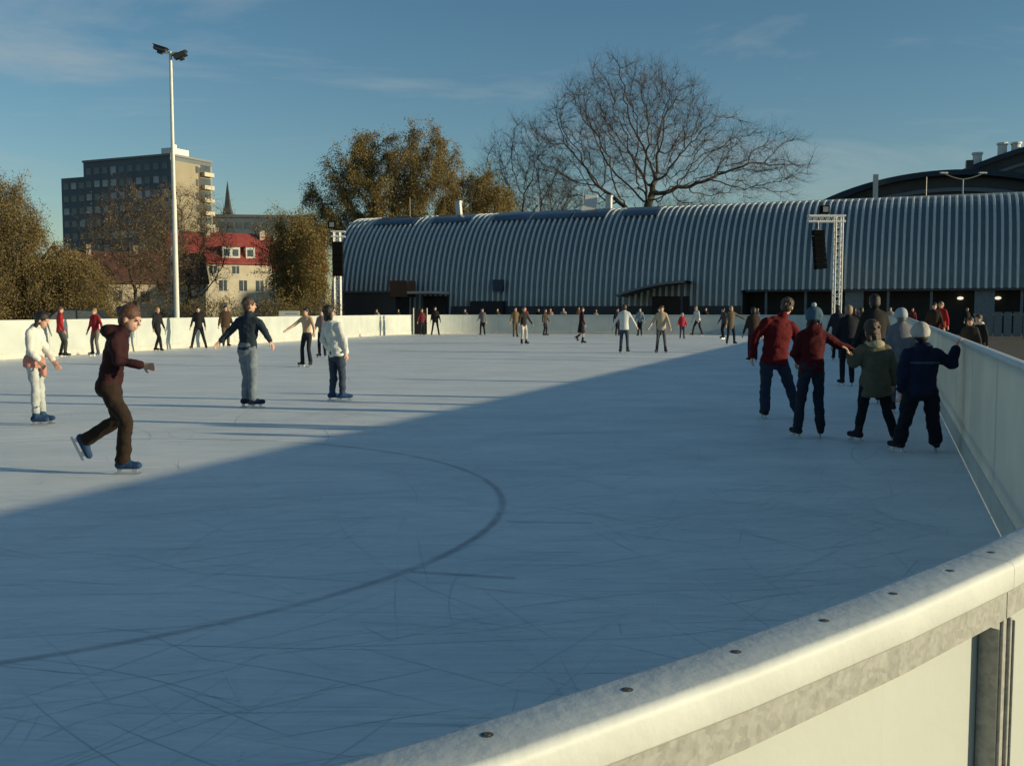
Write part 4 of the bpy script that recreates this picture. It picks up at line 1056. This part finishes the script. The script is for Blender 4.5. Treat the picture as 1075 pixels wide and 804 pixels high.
    for s_ in 'lr':
        h_, k_, a_ = J['h' + s_], J['k' + s_], J['a' + s_]
        h2_ = h_.lerp(k_, 0.12)
        cap(bm, h2_, k_, 0.094 * lw, 0.068 * lw, 12)
        if not st.get('skirt'): cap(bm, k_, k_.lerp(a_, 0.5), 0.068 * lw, 0.064 * lw * (0.6 + .4 * fl), 12); cap(bm, k_.lerp(a_, 0.5), k_.lerp(a_, 0.84 if fl <= 1 else 0.93), 0.064 * lw * (0.6 + .4 * fl), 0.060 * lw * fl, 12)
    raw('trousers' if not st.get('skirt') else 'skirt', bm, fabric(st['legs']), root, max(vox, 0.014), 0.016 if fine else 0.0)
    # ---- hair and hat
    style = st.get('hairstyle', 'short')
    bm = bmesh.new()
    ell(bm, H(0, -0.022, 0.044), (0.092 * hs_, 0.102 * hs_, 0.094 * hs_), rot); ell(bm, H(0, -0.048, -0.012), (0.086 * hs_, 0.068 * hs_, 0.094 * hs_), rot)
    if fine and not st.get('hat'):                        # tousled locks lying back over the skull
        rh = random.Random(int(abs(loc[0] * 100)))
        for q_ in range(70):
            a1_ = rh.uniform(-2.6, 2.6); e1_ = rh.uniform(-0.25, 1.35)
            px_ = math.sin(a1_) * math.cos(e1_) * 0.084; py_ = -0.022 - math.cos(a1_) * math.cos(e1_) * 0.094; pz_ = 0.040 + math.sin(e1_) * 0.088
            if py_ > 0.02 and pz_ < 0.075: continue
            cap(bm, H(px_, py_, pz_), H(px_ * 1.10, py_ - rh.uniform(0.0, 0.03), pz_ - rh.uniform(0.0, 0.04)), rh.uniform(0.009, 0.013) * hs_, 0.006 * hs_, 6)
    if style in ('bob', 'long'):
        for s_ in (-1, 0, 1): cap(bm, H(s_ * .062, -0.035 - .03 * (s_ == 0), 0), H(s_ * .066, -0.045 - .03 * (s_ == 0), -0.115 if style == 'bob' else -0.20), 0.040 * hs_, 0.034 * hs_)
    if style == 'tail': cap(bm, H(0, -0.12, 0.02), H(0, -0.17, -0.14), 0.030 * hs_, 0.016 * hs_)
    if style == 'bun': ell(bm, H(0, -0.125, 0.05), (0.04 * hs_,) * 3)
    raw('hair', bm, mat('hair_' + st.get('hair', 'dark'), HAIR[st.get('hair', 'dark')], 0.5, var=0.3, nscale=40, bump=0.5, bscale=90), root, 0.009 if fine else max(0.02, vox * .8), 0.003 if fine else 0, 1)
    if st.get('hat'):
        bm = bmesh.new(); ell(bm, H(0, -0.018, 0.062), (0.100 * hs_, 0.108 * hs_, 0.088 * hs_), rot); cap(bm, H(-0.05, 0.0, 0.03), H(0.05, 0.0, 0.03), 0.07 * hs_, 0.07 * hs_); loft(bm, [(H(0, -0.030, -0.035), hrt, face, 0.100 * hs_, 0.104 * hs_), (H(0, -0.014, 0.05), hrt, face, 0.108 * hs_, 0.118 * hs_)])
        if st.get('flaps'):
            for s_ in (-1, 1): cap(bm, H(s_ * .085, -0.01, 0.01), H(s_ * .08, 0.0, -0.07), 0.03 * hs_, 0.022 * hs_)
        ht = raw('hat', bm, fabric(st['hat']), root, 0.012 if fine else max(0.02, vox * .8), 0.003 if fine else 0, 2)
        if st.get('pom'):
            bm = bmesh.new(); ell(bm, H(0, -0.03, 0.165), (0.034 * hs_,) * 3); raw('pompom', bm, fabric(st['pom']), ht, 0.012, 0.004, 1)
    # ---- skates
    sk = fabric(st.get('skate', (0.02, 0.02, 0.022)))
    for s_ in 'lr':
        a_ = J['a' + s_]; t_ = J['t' + s_]
        td = (t_ - a_); shin = (a_ - J['k' + s_]).normalized()
        dn = st.get('down' + s_)
        dnv = Vector(dn).normalized() if dn else Vector((0, 0, -1))
        fd = (td - dnv * td.dot(dnv)).normalized(); sd = fd.cross(dnv)
        A0 = a_ + dnv * 0.045 * sc
        bm = bmesh.new()
        cap(bm, a_ - shin * 0.15 * sc, a_ + dnv * 0.02 * sc, 0.057 * sc, 0.056 * sc); cap(bm, A0 - fd * 0.04 * sc, A0 + fd * 0.165 * sc + dnv * .003, 0.048 * sc, 0.040 * sc); cap(bm, A0 + fd * 0.02 * sc - dnv * 0.03 * sc, A0 + fd * 0.12 * sc, 0.045 * sc, 0.036 * sc)
        so = raw('skate', bm, sk, root, 0.013 if fine else max(0.022, vox * .8), 0, 2)
        B = A0 + dnv * 0.040 * sc; z1 = 0.058 * sc
        b = MB(); hw = 0.010 if not fine else 0.007
        def plate(pr):
            n_ = len(pr)
            b.add([B + fd * x * sc + dnv * z + sd * s2 * hw for s2 in (-1, 1) for x, z in pr], [tuple(range(n_)), tuple(range(n_, 2 * n_))[::-1]] + [(k, (k + 1) % n_, n_ + (k + 1) % n_, n_ + k) for k in range(n_)])
        plate([(-0.085, z1 - 0.020), (0.185, z1 - 0.020), (0.20, z1 - 0.012), (0.175, z1), (-0.085, z1), (-0.095, z1 - 0.01)])
        for xa, xb in ((-0.07, -0.005), (0.085, 0.16)): plate([(xa, -0.015), (xb, -0.015), (xb - 0.015, z1 - 0.019), (xa + 0.015, z1 - 0.019)])
        b.obj('blade', blade_m, so)
    return root
ANK = 0.045 + 0.048 + 0.050         # ankle height above the ice on a vertical foot (times scale)

person((-3.73, 9.8), {'head': (0.037, 0, 1.507), 'face': (1, -0.15, -0.35), 'sr': (-0.065, -0.15, 1.295), 'sl': (-0.111, 0.15, 1.313), 'er': (-0.018, -0.2, 1.11), 'wr': (0.203, -0.16, 1.063), 'el': (-0.222, 0.2, 1.1), 'wl': (-0.259, 0.2, 0.962), 'hr': (-0.185, -0.08, 0.86), 'hl': (-0.203, 0.08, 0.86), 'kr': (0.0, -0.09, 0.518), 'ar': (-0.055, -0.06, 0.133), 'tr': (0.157, -0.07, 0.065), 'kl': (-0.129, 0.08, 0.518), 'al': (-0.49, 0.14, 0.314), 'tl': (-0.564, 0.14, 0.083), 'hdr': (1, -0.1, -0.1)},
       {'top': (0.032, 0.01, 0.011), 'legs': (0.026, 0.016, 0.01), 'hair': 'auburn', 'hairstyle': 'bun', 'skate': (0.022, 0.055, 0.12), 'hood': 1, 'bulk': 0.98, 'leg': 1.0, 'cuff': 1.25, 'hem': 0.05, 'waist': 0.135, 'eyes': 1, 'downl': (-0.9, 0, -0.42), 'head': 1.1, 'scale': 0.93},
       'woman in dark reddish-brown top and brown trousers skating right with one leg kicked back', vox=0.015)
person((-6.55, 13.98), {'head': (0.066, 0, 1.451), 'face': (1, -0.1, -0.6), 'sr': (-0.053, -0.14, 1.293), 'sl': (-0.053, 0.14, 1.293), 'er': (-0.04, -0.19, 1.055), 'wr': (0.079, -0.17, 0.897), 'el': (0.0, 0.19, 1.055), 'wl': (0.132, 0.15, 0.871), 'hr': (-0.079, -0.075, 0.897), 'hl': (-0.079, 0.075, 0.897), 'kr': (-0.026, -0.08, 0.488), 'ar': (-0.04, -0.07, 0.129), 'tr': (0.158, -0.07, 0.079), 'kl': (-0.04, 0.08, 0.488), 'al': (-0.026, 0.09, 0.129), 'tl': (0.172, 0.09, 0.079)},
       {'top': (0.62, 0.6, 0.54), 'top_name': 'sweater', 'legs': (0.42, 0.44, 0.42), 'hair': 'dark', 'hairstyle': 'bob', 'skate': (0.022, 0.055, 0.12), 'bulk': 0.9, 'leg': 0.88, 'hem': 0.04, 'waistband': (0.5, 0.22, 0.17), 'scale': 0.9},
       'girl in white top and pale jeans, pink sweater round her waist, at far left', vox=0.015)
person((-4.31, 16.45), {'head': (0.047, 0, 1.668), 'face': (0.75, 0.5, -0.1), 'sl': (-0.155, 0.02, 1.412), 'sr': (0.217, -0.04, 1.397), 'el': (-0.279, 0.0, 1.242), 'wl': (-0.435, -0.03, 1.086), 'er': (0.31, -0.06, 1.226), 'wr': (0.388, -0.05, 1.086), 'hl': (-0.078, 0.03, 0.962), 'hr': (0.078, -0.04, 0.962), 'kl': (-0.031, 0.06, 0.528), 'kr': (0.078, 0.0, 0.528), 'al': (-0.062, 0.06, 0.146), 'ar': (0.078, -0.05, 0.146), 'tl': (0.109, 0.15, 0.109), 'tr': (0.295, 0, 0.109)},
       {'top': (0.02, 0.03, 0.042), 'legs': (0.15, 0.18, 0.21), 'hair': 'brown', 'hairstyle': 'short', 'skate': (0.015, 0.025, 0.05), 'bulk': 0.95, 'leg': 1.0, 'hem': 0.02, 'cuff': 1.1, 'top_name': 'jacket', 'scale': 1.02},
       'man in dark denim jacket and jeans gliding with arms held out, left of centre', vox=0.015)
person((-3.02, 17.66), {'head': (-0.167, 0, 1.549), 'face': (0.6, 0.75, -0.1), 'sl': (-0.25, 0.06, 1.316), 'sr': (0.017, -0.08, 1.316), 'el': (-0.3, 0.1, 1.066), 'wl': (-0.2, 0.14, 0.883), 'er': (0.1, -0.1, 1.066), 'wr': (0.133, -0.06, 0.833), 'hl': (-0.117, 0.04, 0.833), 'hr': (0.017, -0.05, 0.833), 'kl': (-0.117, 0.06, 0.417), 'kr': (0.05, -0.02, 0.417), 'al': (-0.15, 0.05, 0.133), 'ar': (0.05, -0.04, 0.133), 'tl': (0.0, 0.1, 0.133), 'tr': (0.267, 0.0, 0.133)},
       {'top': (0.6, 0.6, 0.55), 'legs': (0.035, 0.05, 0.075), 'hair': 'dark', 'hairstyle': 'bob', 'skate': (0.025, 0.06, 0.14), 'bulk': 1.0, 'leg': 0.95, 'hem': 0.05, 'arm': 1.1, 'head': 1.08, 'scale': 0.93},
       'girl in white jacket with dark bobbed hair and blue skates, right of the denim man', vox=0.015)
person((3.78, 14.72), {'head': (0.25, 0.1, 1.639), 'face': (0.5, 0.8, -0.1), 'sl': (-0.097, -0.02, 1.43), 'sr': (0.319, 0.05, 1.361), 'el': (-0.25, -0.02, 1.18), 'wl': (-0.264, 0.04, 0.917), 'er': (0.444, 0.08, 1.083), 'wr': (0.389, 0.02, 0.875), 'hl': (-0.056, 0.0, 0.875), 'hr': (0.153, 0.02, 0.847), 'kl': (-0.069, 0.03, 0.458), 'kr': (0.292, 0.06, 0.486), 'al': (-0.069, 0.02, 0.143), 'ar': (0.417, 0.1, 0.143), 'tl': (-0.083, 0.25, 0.153), 'tr': (0.472, 0.3, 0.153)},
       {'top': (0.1, 0.005, 0.007), 'legs': (0.022, 0.032, 0.055), 'hair': 'brown', 'hairstyle': 'short', 'bulk': 1.22, 'leg': 1.05, 'hem': 0.06, 'cuff': 1.15, 'arm': 1.1, 'scale': 1.0},
       'adult in bright red jacket and jeans leaning towards the child in the blue hat', vox=0.015)
person((3.7, 12.52), {'head': (0.047, 0, 1.5), 'face': (0.8, 0.55, -0.2), 'sl': (-0.118, 0.0, 1.288), 'sr': (0.177, 0.0, 1.288), 'el': (-0.189, 0.04, 1.063), 'wl': (-0.095, 0.1, 0.921), 'er': (0.354, -0.02, 1.158), 'wr': (0.496, -0.04, 1.11), 'hl': (-0.059, 0.0, 0.874), 'hr': (0.106, 0.0, 0.874), 'kl': (-0.095, 0.02, 0.484), 'kr': (0.118, 0.02, 0.484), 'al': (-0.13, 0.02, 0.132), 'ar': (0.154, 0.02, 0.132), 'tl': (-0.177, 0.22, 0.13), 'tr': (0.201, 0.22, 0.13)},
       {'top': (0.065, 0.005, 0.007), 'legs': (0.018, 0.022, 0.036), 'hair': 'dark', 'hairstyle': 'short', 'hat': (0.06, 0.11, 0.15), 'pom': (0.45, 0.47, 0.48), 'flaps': 1, 'hood': 1, 'bulk': 1.0, 'leg': 0.9, 'hem': 0.05, 'arm': 1.0, 'cuff': 1.2, 'scale': 0.92},
       'child in dark red jacket and blue bobble hat holding hands in the row of four', vox=0.015)
person((4.35, 12.16), {'head': (-0.034, 0.0, 1.353), 'face': (-0.3, 0.9, -0.2), 'sl': (-0.149, 0.0, 1.135), 'sr': (0.172, 0.0, 1.124), 'el': (-0.241, -0.02, 0.952), 'wl': (-0.31, -0.06, 1.067), 'er': (0.252, 0.0, 0.883), 'wr': (0.275, 0.06, 0.7), 'hl': (-0.069, 0.0, 0.711), 'hr': (0.138, 0.0, 0.711), 'kl': (-0.103, 0.03, 0.39), 'kr': (0.195, 0.03, 0.367), 'al': (-0.149, 0.02, 0.126), 'ar': (0.275, 0.02, 0.126), 'tl': (-0.229, 0.2, 0.126), 'tr': (0.333, 0.22, 0.103)},
       {'top': (0.105, 0.098, 0.062), 'top_name': 'coat', 'legs': (0.012, 0.013, 0.017), 'hair': 'brown', 'hairstyle': 'bob', 'bulk': 1.18, 'flare': 1.1, 'leg': 0.92, 'hem': 0.17, 'arm': 1.15, 'collar': (0.42, 0.36, 0.24), 'head': 1.1, 'scale': 0.88},
       'child in long olive coat with pale fur collar skating away, third in the row', vox=0.015)
person((4.56, 11.26), {'head': (-0.011, 0.0, 1.327), 'face': (0.1, 1, -0.1), 'sl': (-0.17, 0.0, 1.104), 'sr': (0.181, 0.0, 1.104), 'el': (-0.202, -0.02, 0.871), 'wl': (-0.191, 0.05, 0.68), 'er': (0.35, 0.0, 0.998), 'wr': (0.414, 0.06, 1.168), 'hl': (-0.085, 0.0, 0.69), 'hr': (0.117, 0.0, 0.69), 'kl': (-0.138, 0.03, 0.372), 'kr': (0.17, 0.03, 0.372), 'al': (-0.202, 0.02, 0.126), 'ar': (0.212, 0.02, 0.126), 'tl': (-0.276, 0.2, 0.127), 'tr': (0.276, 0.22, 0.127), 'hdr': (0.35, 0.2, 0.8)},
       {'top': (0.01, 0.015, 0.036), 'legs': (0.009, 0.011, 0.018), 'hair': 'dark', 'hairstyle': 'short', 'hat': (0.4, 0.38, 0.33), 'stripe': (0.05, 0.08, 0.12), 'hood': 1, 'bulk': 1.25, 'leg': 1.15, 'hem': 0.05, 'arm': 1.2, 'cuff': 1.2, 'head': 1.05, 'scale': 0.88},
       'child in navy snowsuit and pale hat reaching for the right boards', vox=0.015)

def pose(h, phi, stride=0.0, spread=0.10, lean=0.05, arms=(0.25, 0.25), fwd=(0.0, 0.0), bend=0.15, kick=0.0, look=0.0, skates=True):
    """standing or gliding figure of height h; phi 0 = facing away, 90 = facing right; arms = sideways lift, fwd = forward lift (radians)"""
    a = R(phi); f = Vector((math.sin(a), math.cos(a), 0)); r = Vector((math.cos(a), -math.sin(a), 0)); z = Vector((0, 0, 1))
    sc = h / 1.78
    up = (z + f * lean).normalized()
    pel = z * 0.53 * h - f * bend * 0.15 * h
    ch = pel + up * 0.285 * h
    J = {'hl': pel - r * 0.085 * sc, 'hr': pel + r * 0.085 * sc, 'sl': ch - r * 0.168 * sc, 'sr': ch + r * 0.168 * sc}
    J['head'] = ch + up * 0.108 * h + f * 0.02
    al = R(phi + look); J['face'] = Vector((math.sin(al), math.cos(al), -0.1))
    for s, sg, ao, fo in (('l', -1, arms[0], fwd[0]), ('r', 1, arms[1], fwd[1])):
        d = (-z * math.cos(ao) + r * sg * math.sin(ao)); d = (d * math.cos(fo) + f * math.sin(fo)).normalized()
        J['e' + s] = J['s' + s] + d * 0.175 * h
        d2 = (d + f * 0.35 + z * 0.15 * max(fo, 0)).normalized()
        J['w' + s] = J['e' + s] + d2 * 0.150 * h
        st_ = stride * (1 if s == 'r' else -1)
        an = z * 0.143 * sc + r * sg * spread + f * st_
        J['a' + s] = an
        mid = J['h' + s].lerp(an, 0.5) + f * (0.04 + bend * 0.25)
        J['k' + s] = mid
        J['t' + s] = an + f * 0.2 + r * sg * 0.06
    if kick:
        J['al'] = J['kl'] - f * kick * 0.30 * h - z * 0.12 * h; J['tl'] = J['al'] - z * 0.2
        J['kl'] = J['kl'] + z * 0.02
    return J, sc
def walker(loc, h, phi, st, label, vox=0.03, group=None, **kw):
    J, sc = pose(h, phi, **kw); st = dict(st); st['scale'] = sc
    if kw.get('kick'):
        a = R(phi); st['downl'] = (-math.sin(a) * .8, -math.cos(a) * .8, -0.5)
    return person(loc, {k: tuple(v) for k, v in J.items()}, st, label, vox, group)

dk = (0.013, 0.013, 0.016); jean = (0.03, 0.042, 0.07); khaki = (0.13, 0.10, 0.06)
# on the ice, left half
walker((-5.77, 28.34), 1.66, 200, dict(top=(0.50, 0.34, 0.22), legs=(0.016, 0.018, 0.024), hair='dark', hairstyle='bob', bulk=.9, leg=.92, hem=.02, cuff=1.2, top_name='sweater'), 'girl in peach sweater and black trousers behind the white-jacketed girl', arms=(.5, .7), fwd=(.3, .5), spread=.13, vox=.022)
walker((-6.35, 33.8), 1.62, 190, dict(top=(0.20, 0.15, 0.15), legs=dk, hair='blond', bulk=1.0), 'person in greyish pink top half hidden behind the white-jacketed girl', vox=.028)
walker((-15.15, 34.04), 1.72, 60, dict(top=(0.30, 0.02, 0.022), legs=(0.05, 0.05, 0.045), hair='brown', bulk=1.0), 'skater in bright red jacket near the left boards, nearest the left edge', stride=.06, lean=.02, arms=(.3, .35), bend=.25, vox=.026)
walker((-14.40, 34.9), 1.66, 200, dict(top=(0.24, 0.018, 0.025), legs=(0.13, 0.12, 0.11), hair='blond', bulk=1.0, skate=(0.03, 0.05, 0.09)), 'skater in red jacket and grey trousers, just behind the brown-clad woman', spread=.12, arms=(.4, .2), vox=.026)
walker((-13.45, 38.4), 1.70, 120, dict(top=dk, legs=dk, hair='blond', bulk=.95), 'skater all in black in mid stride by the left boards', stride=.28, arms=(.2, .2), vox=.028)
walker((-12.65, 40.8), 1.74, 170, dict(top=(0.018, 0.018, 0.02), legs=dk, hair='dark', bulk=1.0), 'skater in black standing with feet apart left of the denim man', spread=.28, arms=(.2, .25), vox=.028)
walker((-12.15, 42.9), 1.78, 150, dict(top=(0.06, 0.035, 0.022), legs=(0.10, 0.07, 0.04), hair='dark', bulk=1.2, leg=1.1), 'person in brown coat by the left boards behind the denim man', vox=.03)
# centre
walker((-4.75, 62.6), 1.80, 175, dict(top=dk, legs=dk, hair='dark', bulk=1.15, leg=.95), 'tall person in black standing beside the black gate', spread=.22, arms=(.25, .2), vox=.035)
walker((-5.55, 62.3), 1.66, 160, dict(top=(0.12, 0.02, 0.025), legs=dk, hair='grey', bulk=1.1), 'person in dark red jacket in front of the black gate', vox=.035)
walker((0.19, 57.85), 1.74, 170, dict(top=(0.16, 0.11, 0.06), legs=(0.10, 0.08, 0.05), hair='auburn', bulk=1.0), 'skater in tan coat left of the one with pale trousers', vox=.035)
walker((0.54, 46.07), 1.74, 150, dict(top=(0.025, 0.02, 0.02), legs=(0.44, 0.42, 0.37), hair='auburn', bulk=1.0, leg=.95), 'skater in black jacket and pale trousers at the centre', arms=(.35, .45), fwd=(.2, .3), spread=.12, vox=.03)
walker((3.28, 47.36), 1.74, 80, dict(top=(0.035, 0.012, 0.012), legs=dk, hair='dark', bulk=.98, skirt=1), 'girl in dark dress skating alone near the centre of the far end', kick=.5, lean=.05, vox=.03)
walker((4.11, 37.02), 1.80, 10, dict(top=(0.55, 0.57, 0.57), legs=(0.045, 0.06, 0.09), hair='brown', bulk=1.05, leg=.95), 'skater in white sweater and jeans facing away near the shadow edge', arms=(.45, .5), spread=.13, vox=.028)
walker((7.7, 60.9), 1.72, 200, dict(top=(0.18, 0.24, 0.27), legs=dk, hair='dark', bulk=1.0), 'skater in pale blue jacket far behind, between the white and cream tops', vox=.035)
walker((5.47, 37.02), 1.76, 190, dict(top=(0.46, 0.36, 0.24), legs=(0.10, 0.10, 0.10), hair='brown', bulk=1.05, leg=.95), 'skater in cream jacket and grey trousers near the shadow edge', arms=(.3, .5), fwd=(.2, .1), spread=.16, vox=.028)
walker((9.26, 55.04), 1.42, 180, dict(top=(0.38, 0.03, 0.05), legs=(0.03, 0.04, 0.06), hair='dark', hat=(0.35, 0.33, 0.32), bulk=1.2), 'small child in bright red jacket at the far end', vox=.032)
walker((11.3, 61.6), 1.84, 240, dict(top=(0.5, 0.5, 0.47), legs=(0.013, 0.015, 0.03), hair='blond', bulk=1.05), 'skater in white top and dark trousers striding behind the red child', stride=.3, lean=.25, vox=.035)
walker((6.4, 61.4), 1.70, 160, dict(top=dk, legs=dk, hair='dark', bulk=1.0), 'dark figure just left of the pale blue jacket at the far boards', vox=.035)
walker((9.0, 62.0), 1.72, 180, dict(top=(0.02, 0.02, 0.03), legs=dk, hair='brown', bulk=1.05), 'dark figure behind the red child at the far boards', vox=.035)
# right half
walker((9.97, 46.07), 1.78, 170, dict(top=khaki, legs=(0.012, 0.016, 0.028), hair='blond', bulk=1.05, hem=.22, flare=1.1, top_name='coat'), 'skater in long khaki coat right of centre', spread=.18, arms=(1.0, .15), vox=.03)
walker((7.38, 30.93), 1.68, 0, dict(top=(0.05, 0.03, 0.022), legs=dk, hair='dark', bulk=1.1), 'person in brown jacket half hidden behind the red-jacketed adult', vox=.03)
walker((7.05, 21.2), 1.70, 5, dict(top=(0.012, 0.014, 0.02), legs=dk, hair='blond', bulk=1.15), 'fair-haired person in black jacket skating beyond the olive coat', vox=.022)
walker((6.12, 17.1), 1.86, 0, dict(top=(0.022, 0.020, 0.018), legs=dk, hair='dark', bulk=1.15), 'tall dark-haired person in black beyond the olive coat', vox=.02)
walker((6.0, 15.6), 1.62, 0, dict(top=(0.16, 0.16, 0.175), legs=(0.09, 0.09, 0.10), hair='grey', hat=(0.36, 0.40, 0.43), bulk=1.1), 'person in grey jacket and pale cap between the olive coat and the navy child', vox=.02)
for x, y, h_, ph, tp, hr_, lb in ((10.3, 32.0, 1.74, 20, (0.02, 0.022, 0.03), 'dark', 'dark-coated skater far beyond the fair-haired person in black'), (12.6, 36.5, 1.70, 340, (0.06, 0.05, 0.045), 'brown', 'skater in grey-brown coat far beyond the olive coat'),
        (12.1, 40.5, 1.76, 200, (0.03, 0.03, 0.035), 'blond', 'fair-haired skater in black facing the camera far beyond the red-jacketed child'), (14.2, 42.0, 1.68, 30, (0.10, 0.03, 0.03), 'dark', 'skater in dull red coat far beyond the right-hand row'),
        (14.9, 50.0, 1.74, 160, (0.02, 0.03, 0.05), 'brown', 'skater in navy coat near the far right corner'), (11.6, 55.5, 1.70, 250, (0.05, 0.05, 0.055), 'dark', 'skater in charcoal coat right of the red child at the far end'),
        (2.0, 61.5, 1.66, 120, (0.05, 0.035, 0.03), 'brown', 'skater in brown coat close to the far boards left of the dark dress'), (-1.8, 62.0, 1.70, 200, (0.14, 0.14, 0.145), 'dark', 'skater in grey coat close to the far boards right of the gate')):
    walker((x, y), h_, ph, dict(top=tp, legs=dk, hair=hr_, bulk=1.1), lb, vox=.03, stride=0.12 * math.sin(x * 3), spread=.10, arms=(.2 + .15 * math.sin(y), .2), fwd=(.3 * math.sin(x), -.2 * math.sin(x)), lean=.08)
# spectators outside the right boards
NS = dict(skates=False)
walker((16.1, 38.0), 1.90, 230, dict(top=(0.32, 0.018, 0.02), legs=dk, hair='blond', bulk=1.1), 'spectator in red jacket outside the right boards', vox=.03)
walker((15.1, 36.2), 1.86, 200, dict(top=(0.03, 0.02, 0.016), legs=dk, hair='dark', bulk=1.15), 'spectator in dark brown coat left of the red spectator outside the boards', vox=.03)
walker((10.15, 22.4), 1.44, 215, dict(top=(0.03, 0.025, 0.022), legs=dk, hair='brown', bulk=1.2), 'small spectator in dark coat outside the right boards, left of the pale-scarfed one', vox=.025)
walker((10.75, 23.3), 1.50, 235, dict(top=(0.02, 0.02, 0.022), legs=dk, hair='brown', bulk=1.2, collar=(0.5, 0.48, 0.42)), 'small spectator in black coat with pale scarf outside the right boards', vox=.025)
# spectators behind the far boards
rnd = random.Random(8)
cols = [('dark blue', (0.02, 0.03, 0.06)), ('brown', (0.07, 0.04, 0.025)), ('pinkish', (0.30, 0.16, 0.13)), ('black', dk), ('grey', (0.12, 0.12, 0.125)), ('dull red', (0.16, 0.03, 0.03)), ('cream', (0.36, 0.31, 0.23)), ('green', (0.04, 0.06, 0.035))]
spx = [(-9.3, 69.6, 6, 'behind the curved corner of the boards'), (-7.9, 70.2, 3, 'behind the curved corner of the boards'), (-3.2, 68.9, 4, 'right of the black gate'), (-2.1, 69.4, 0, 'right of the black gate'), (-1.0, 69.2, 1, 'left of the tan-coated skater'), (0.9, 68.9, 5, 'right of the pale-trousered skater'), (1.8, 69.4, 3, 'right of the pale-trousered skater'),
       (2.6, 68.8, 2, 'left of the girl in the dark dress'), (3.5, 69.0, 6, 'left of the girl in the dark dress'), (4.5, 68.6, 1, 'right of the girl in the dark dress'), (5.7, 68.8, 4, 'right of the girl in the dark dress'), (12.9, 67.4, 3, 'left of the khaki coat'), (14.6, 67.2, 1, 'right of the khaki coat'), (16.2, 66.8, 0, 'left of the right truss tower'),
       (23.6, 66.2, 3, 'right of the right truss tower'), (24.6, 65.8, 6, 'right of the right truss tower'), (25.8, 65.2, 5, 'right of the right truss tower'), (27.2, 64.6, 1, 'near the ribbed barrier'), (28.6, 63.6, 3, 'near the ribbed barrier')]
for x, y, c, wh in spx:
    nm, cc = cols[c]
    walker((x, y), rnd.uniform(1.62, 1.80), rnd.uniform(150, 215), dict(top=cc, legs=dk, hair=rnd.choice(['dark', 'brown', 'blond', 'brown']), bulk=1.15, arm=1.05), 'spectator in %s coat behind the far boards, %s' % (nm, wh), vox=.04, group='spectators behind the far boards', arms=(.15, .15))

# bake the voxel surfaces once
bpy.context.view_layer.update()
dg = bpy.context.evaluated_depsgraph_get()
for o, wr in BAKE:
    me = bpy.data.meshes.new_from_object(o.evaluated_get(dg))
    me.name = o.name
    if wr:
        n = len(me.vertices); co = np.empty(n * 3); no = np.empty(n * 3)
        me.vertices.foreach_get('co', co); me.vertices.foreach_get('normal', no); co = co.reshape(-1, 3); no = no.reshape(-1, 3)
        sd = (sum(map(ord, o.name)) % 97) * 1.0
        off = np.array([noise.noise(Vector((p[0] * 9 + sd, p[1] * 9, p[2] * 13))) + 0.6 * abs(noise.noise(Vector((p[0] * 16, p[1] * 16 + sd, p[2] * 24)))) for p in co]) * wr + 0.25 * wr
        me.vertices.foreach_set('co', (co + no * off[:, None]).ravel()); me.update()
    old = o.data
    o.modifiers.clear()
    o.data = me
    me.polygons.foreach_set('use_smooth', [True] * len(me.polygons))
    if not me.materials: me.materials.append(old.materials[0])
    bpy.data.meshes.remove(old)
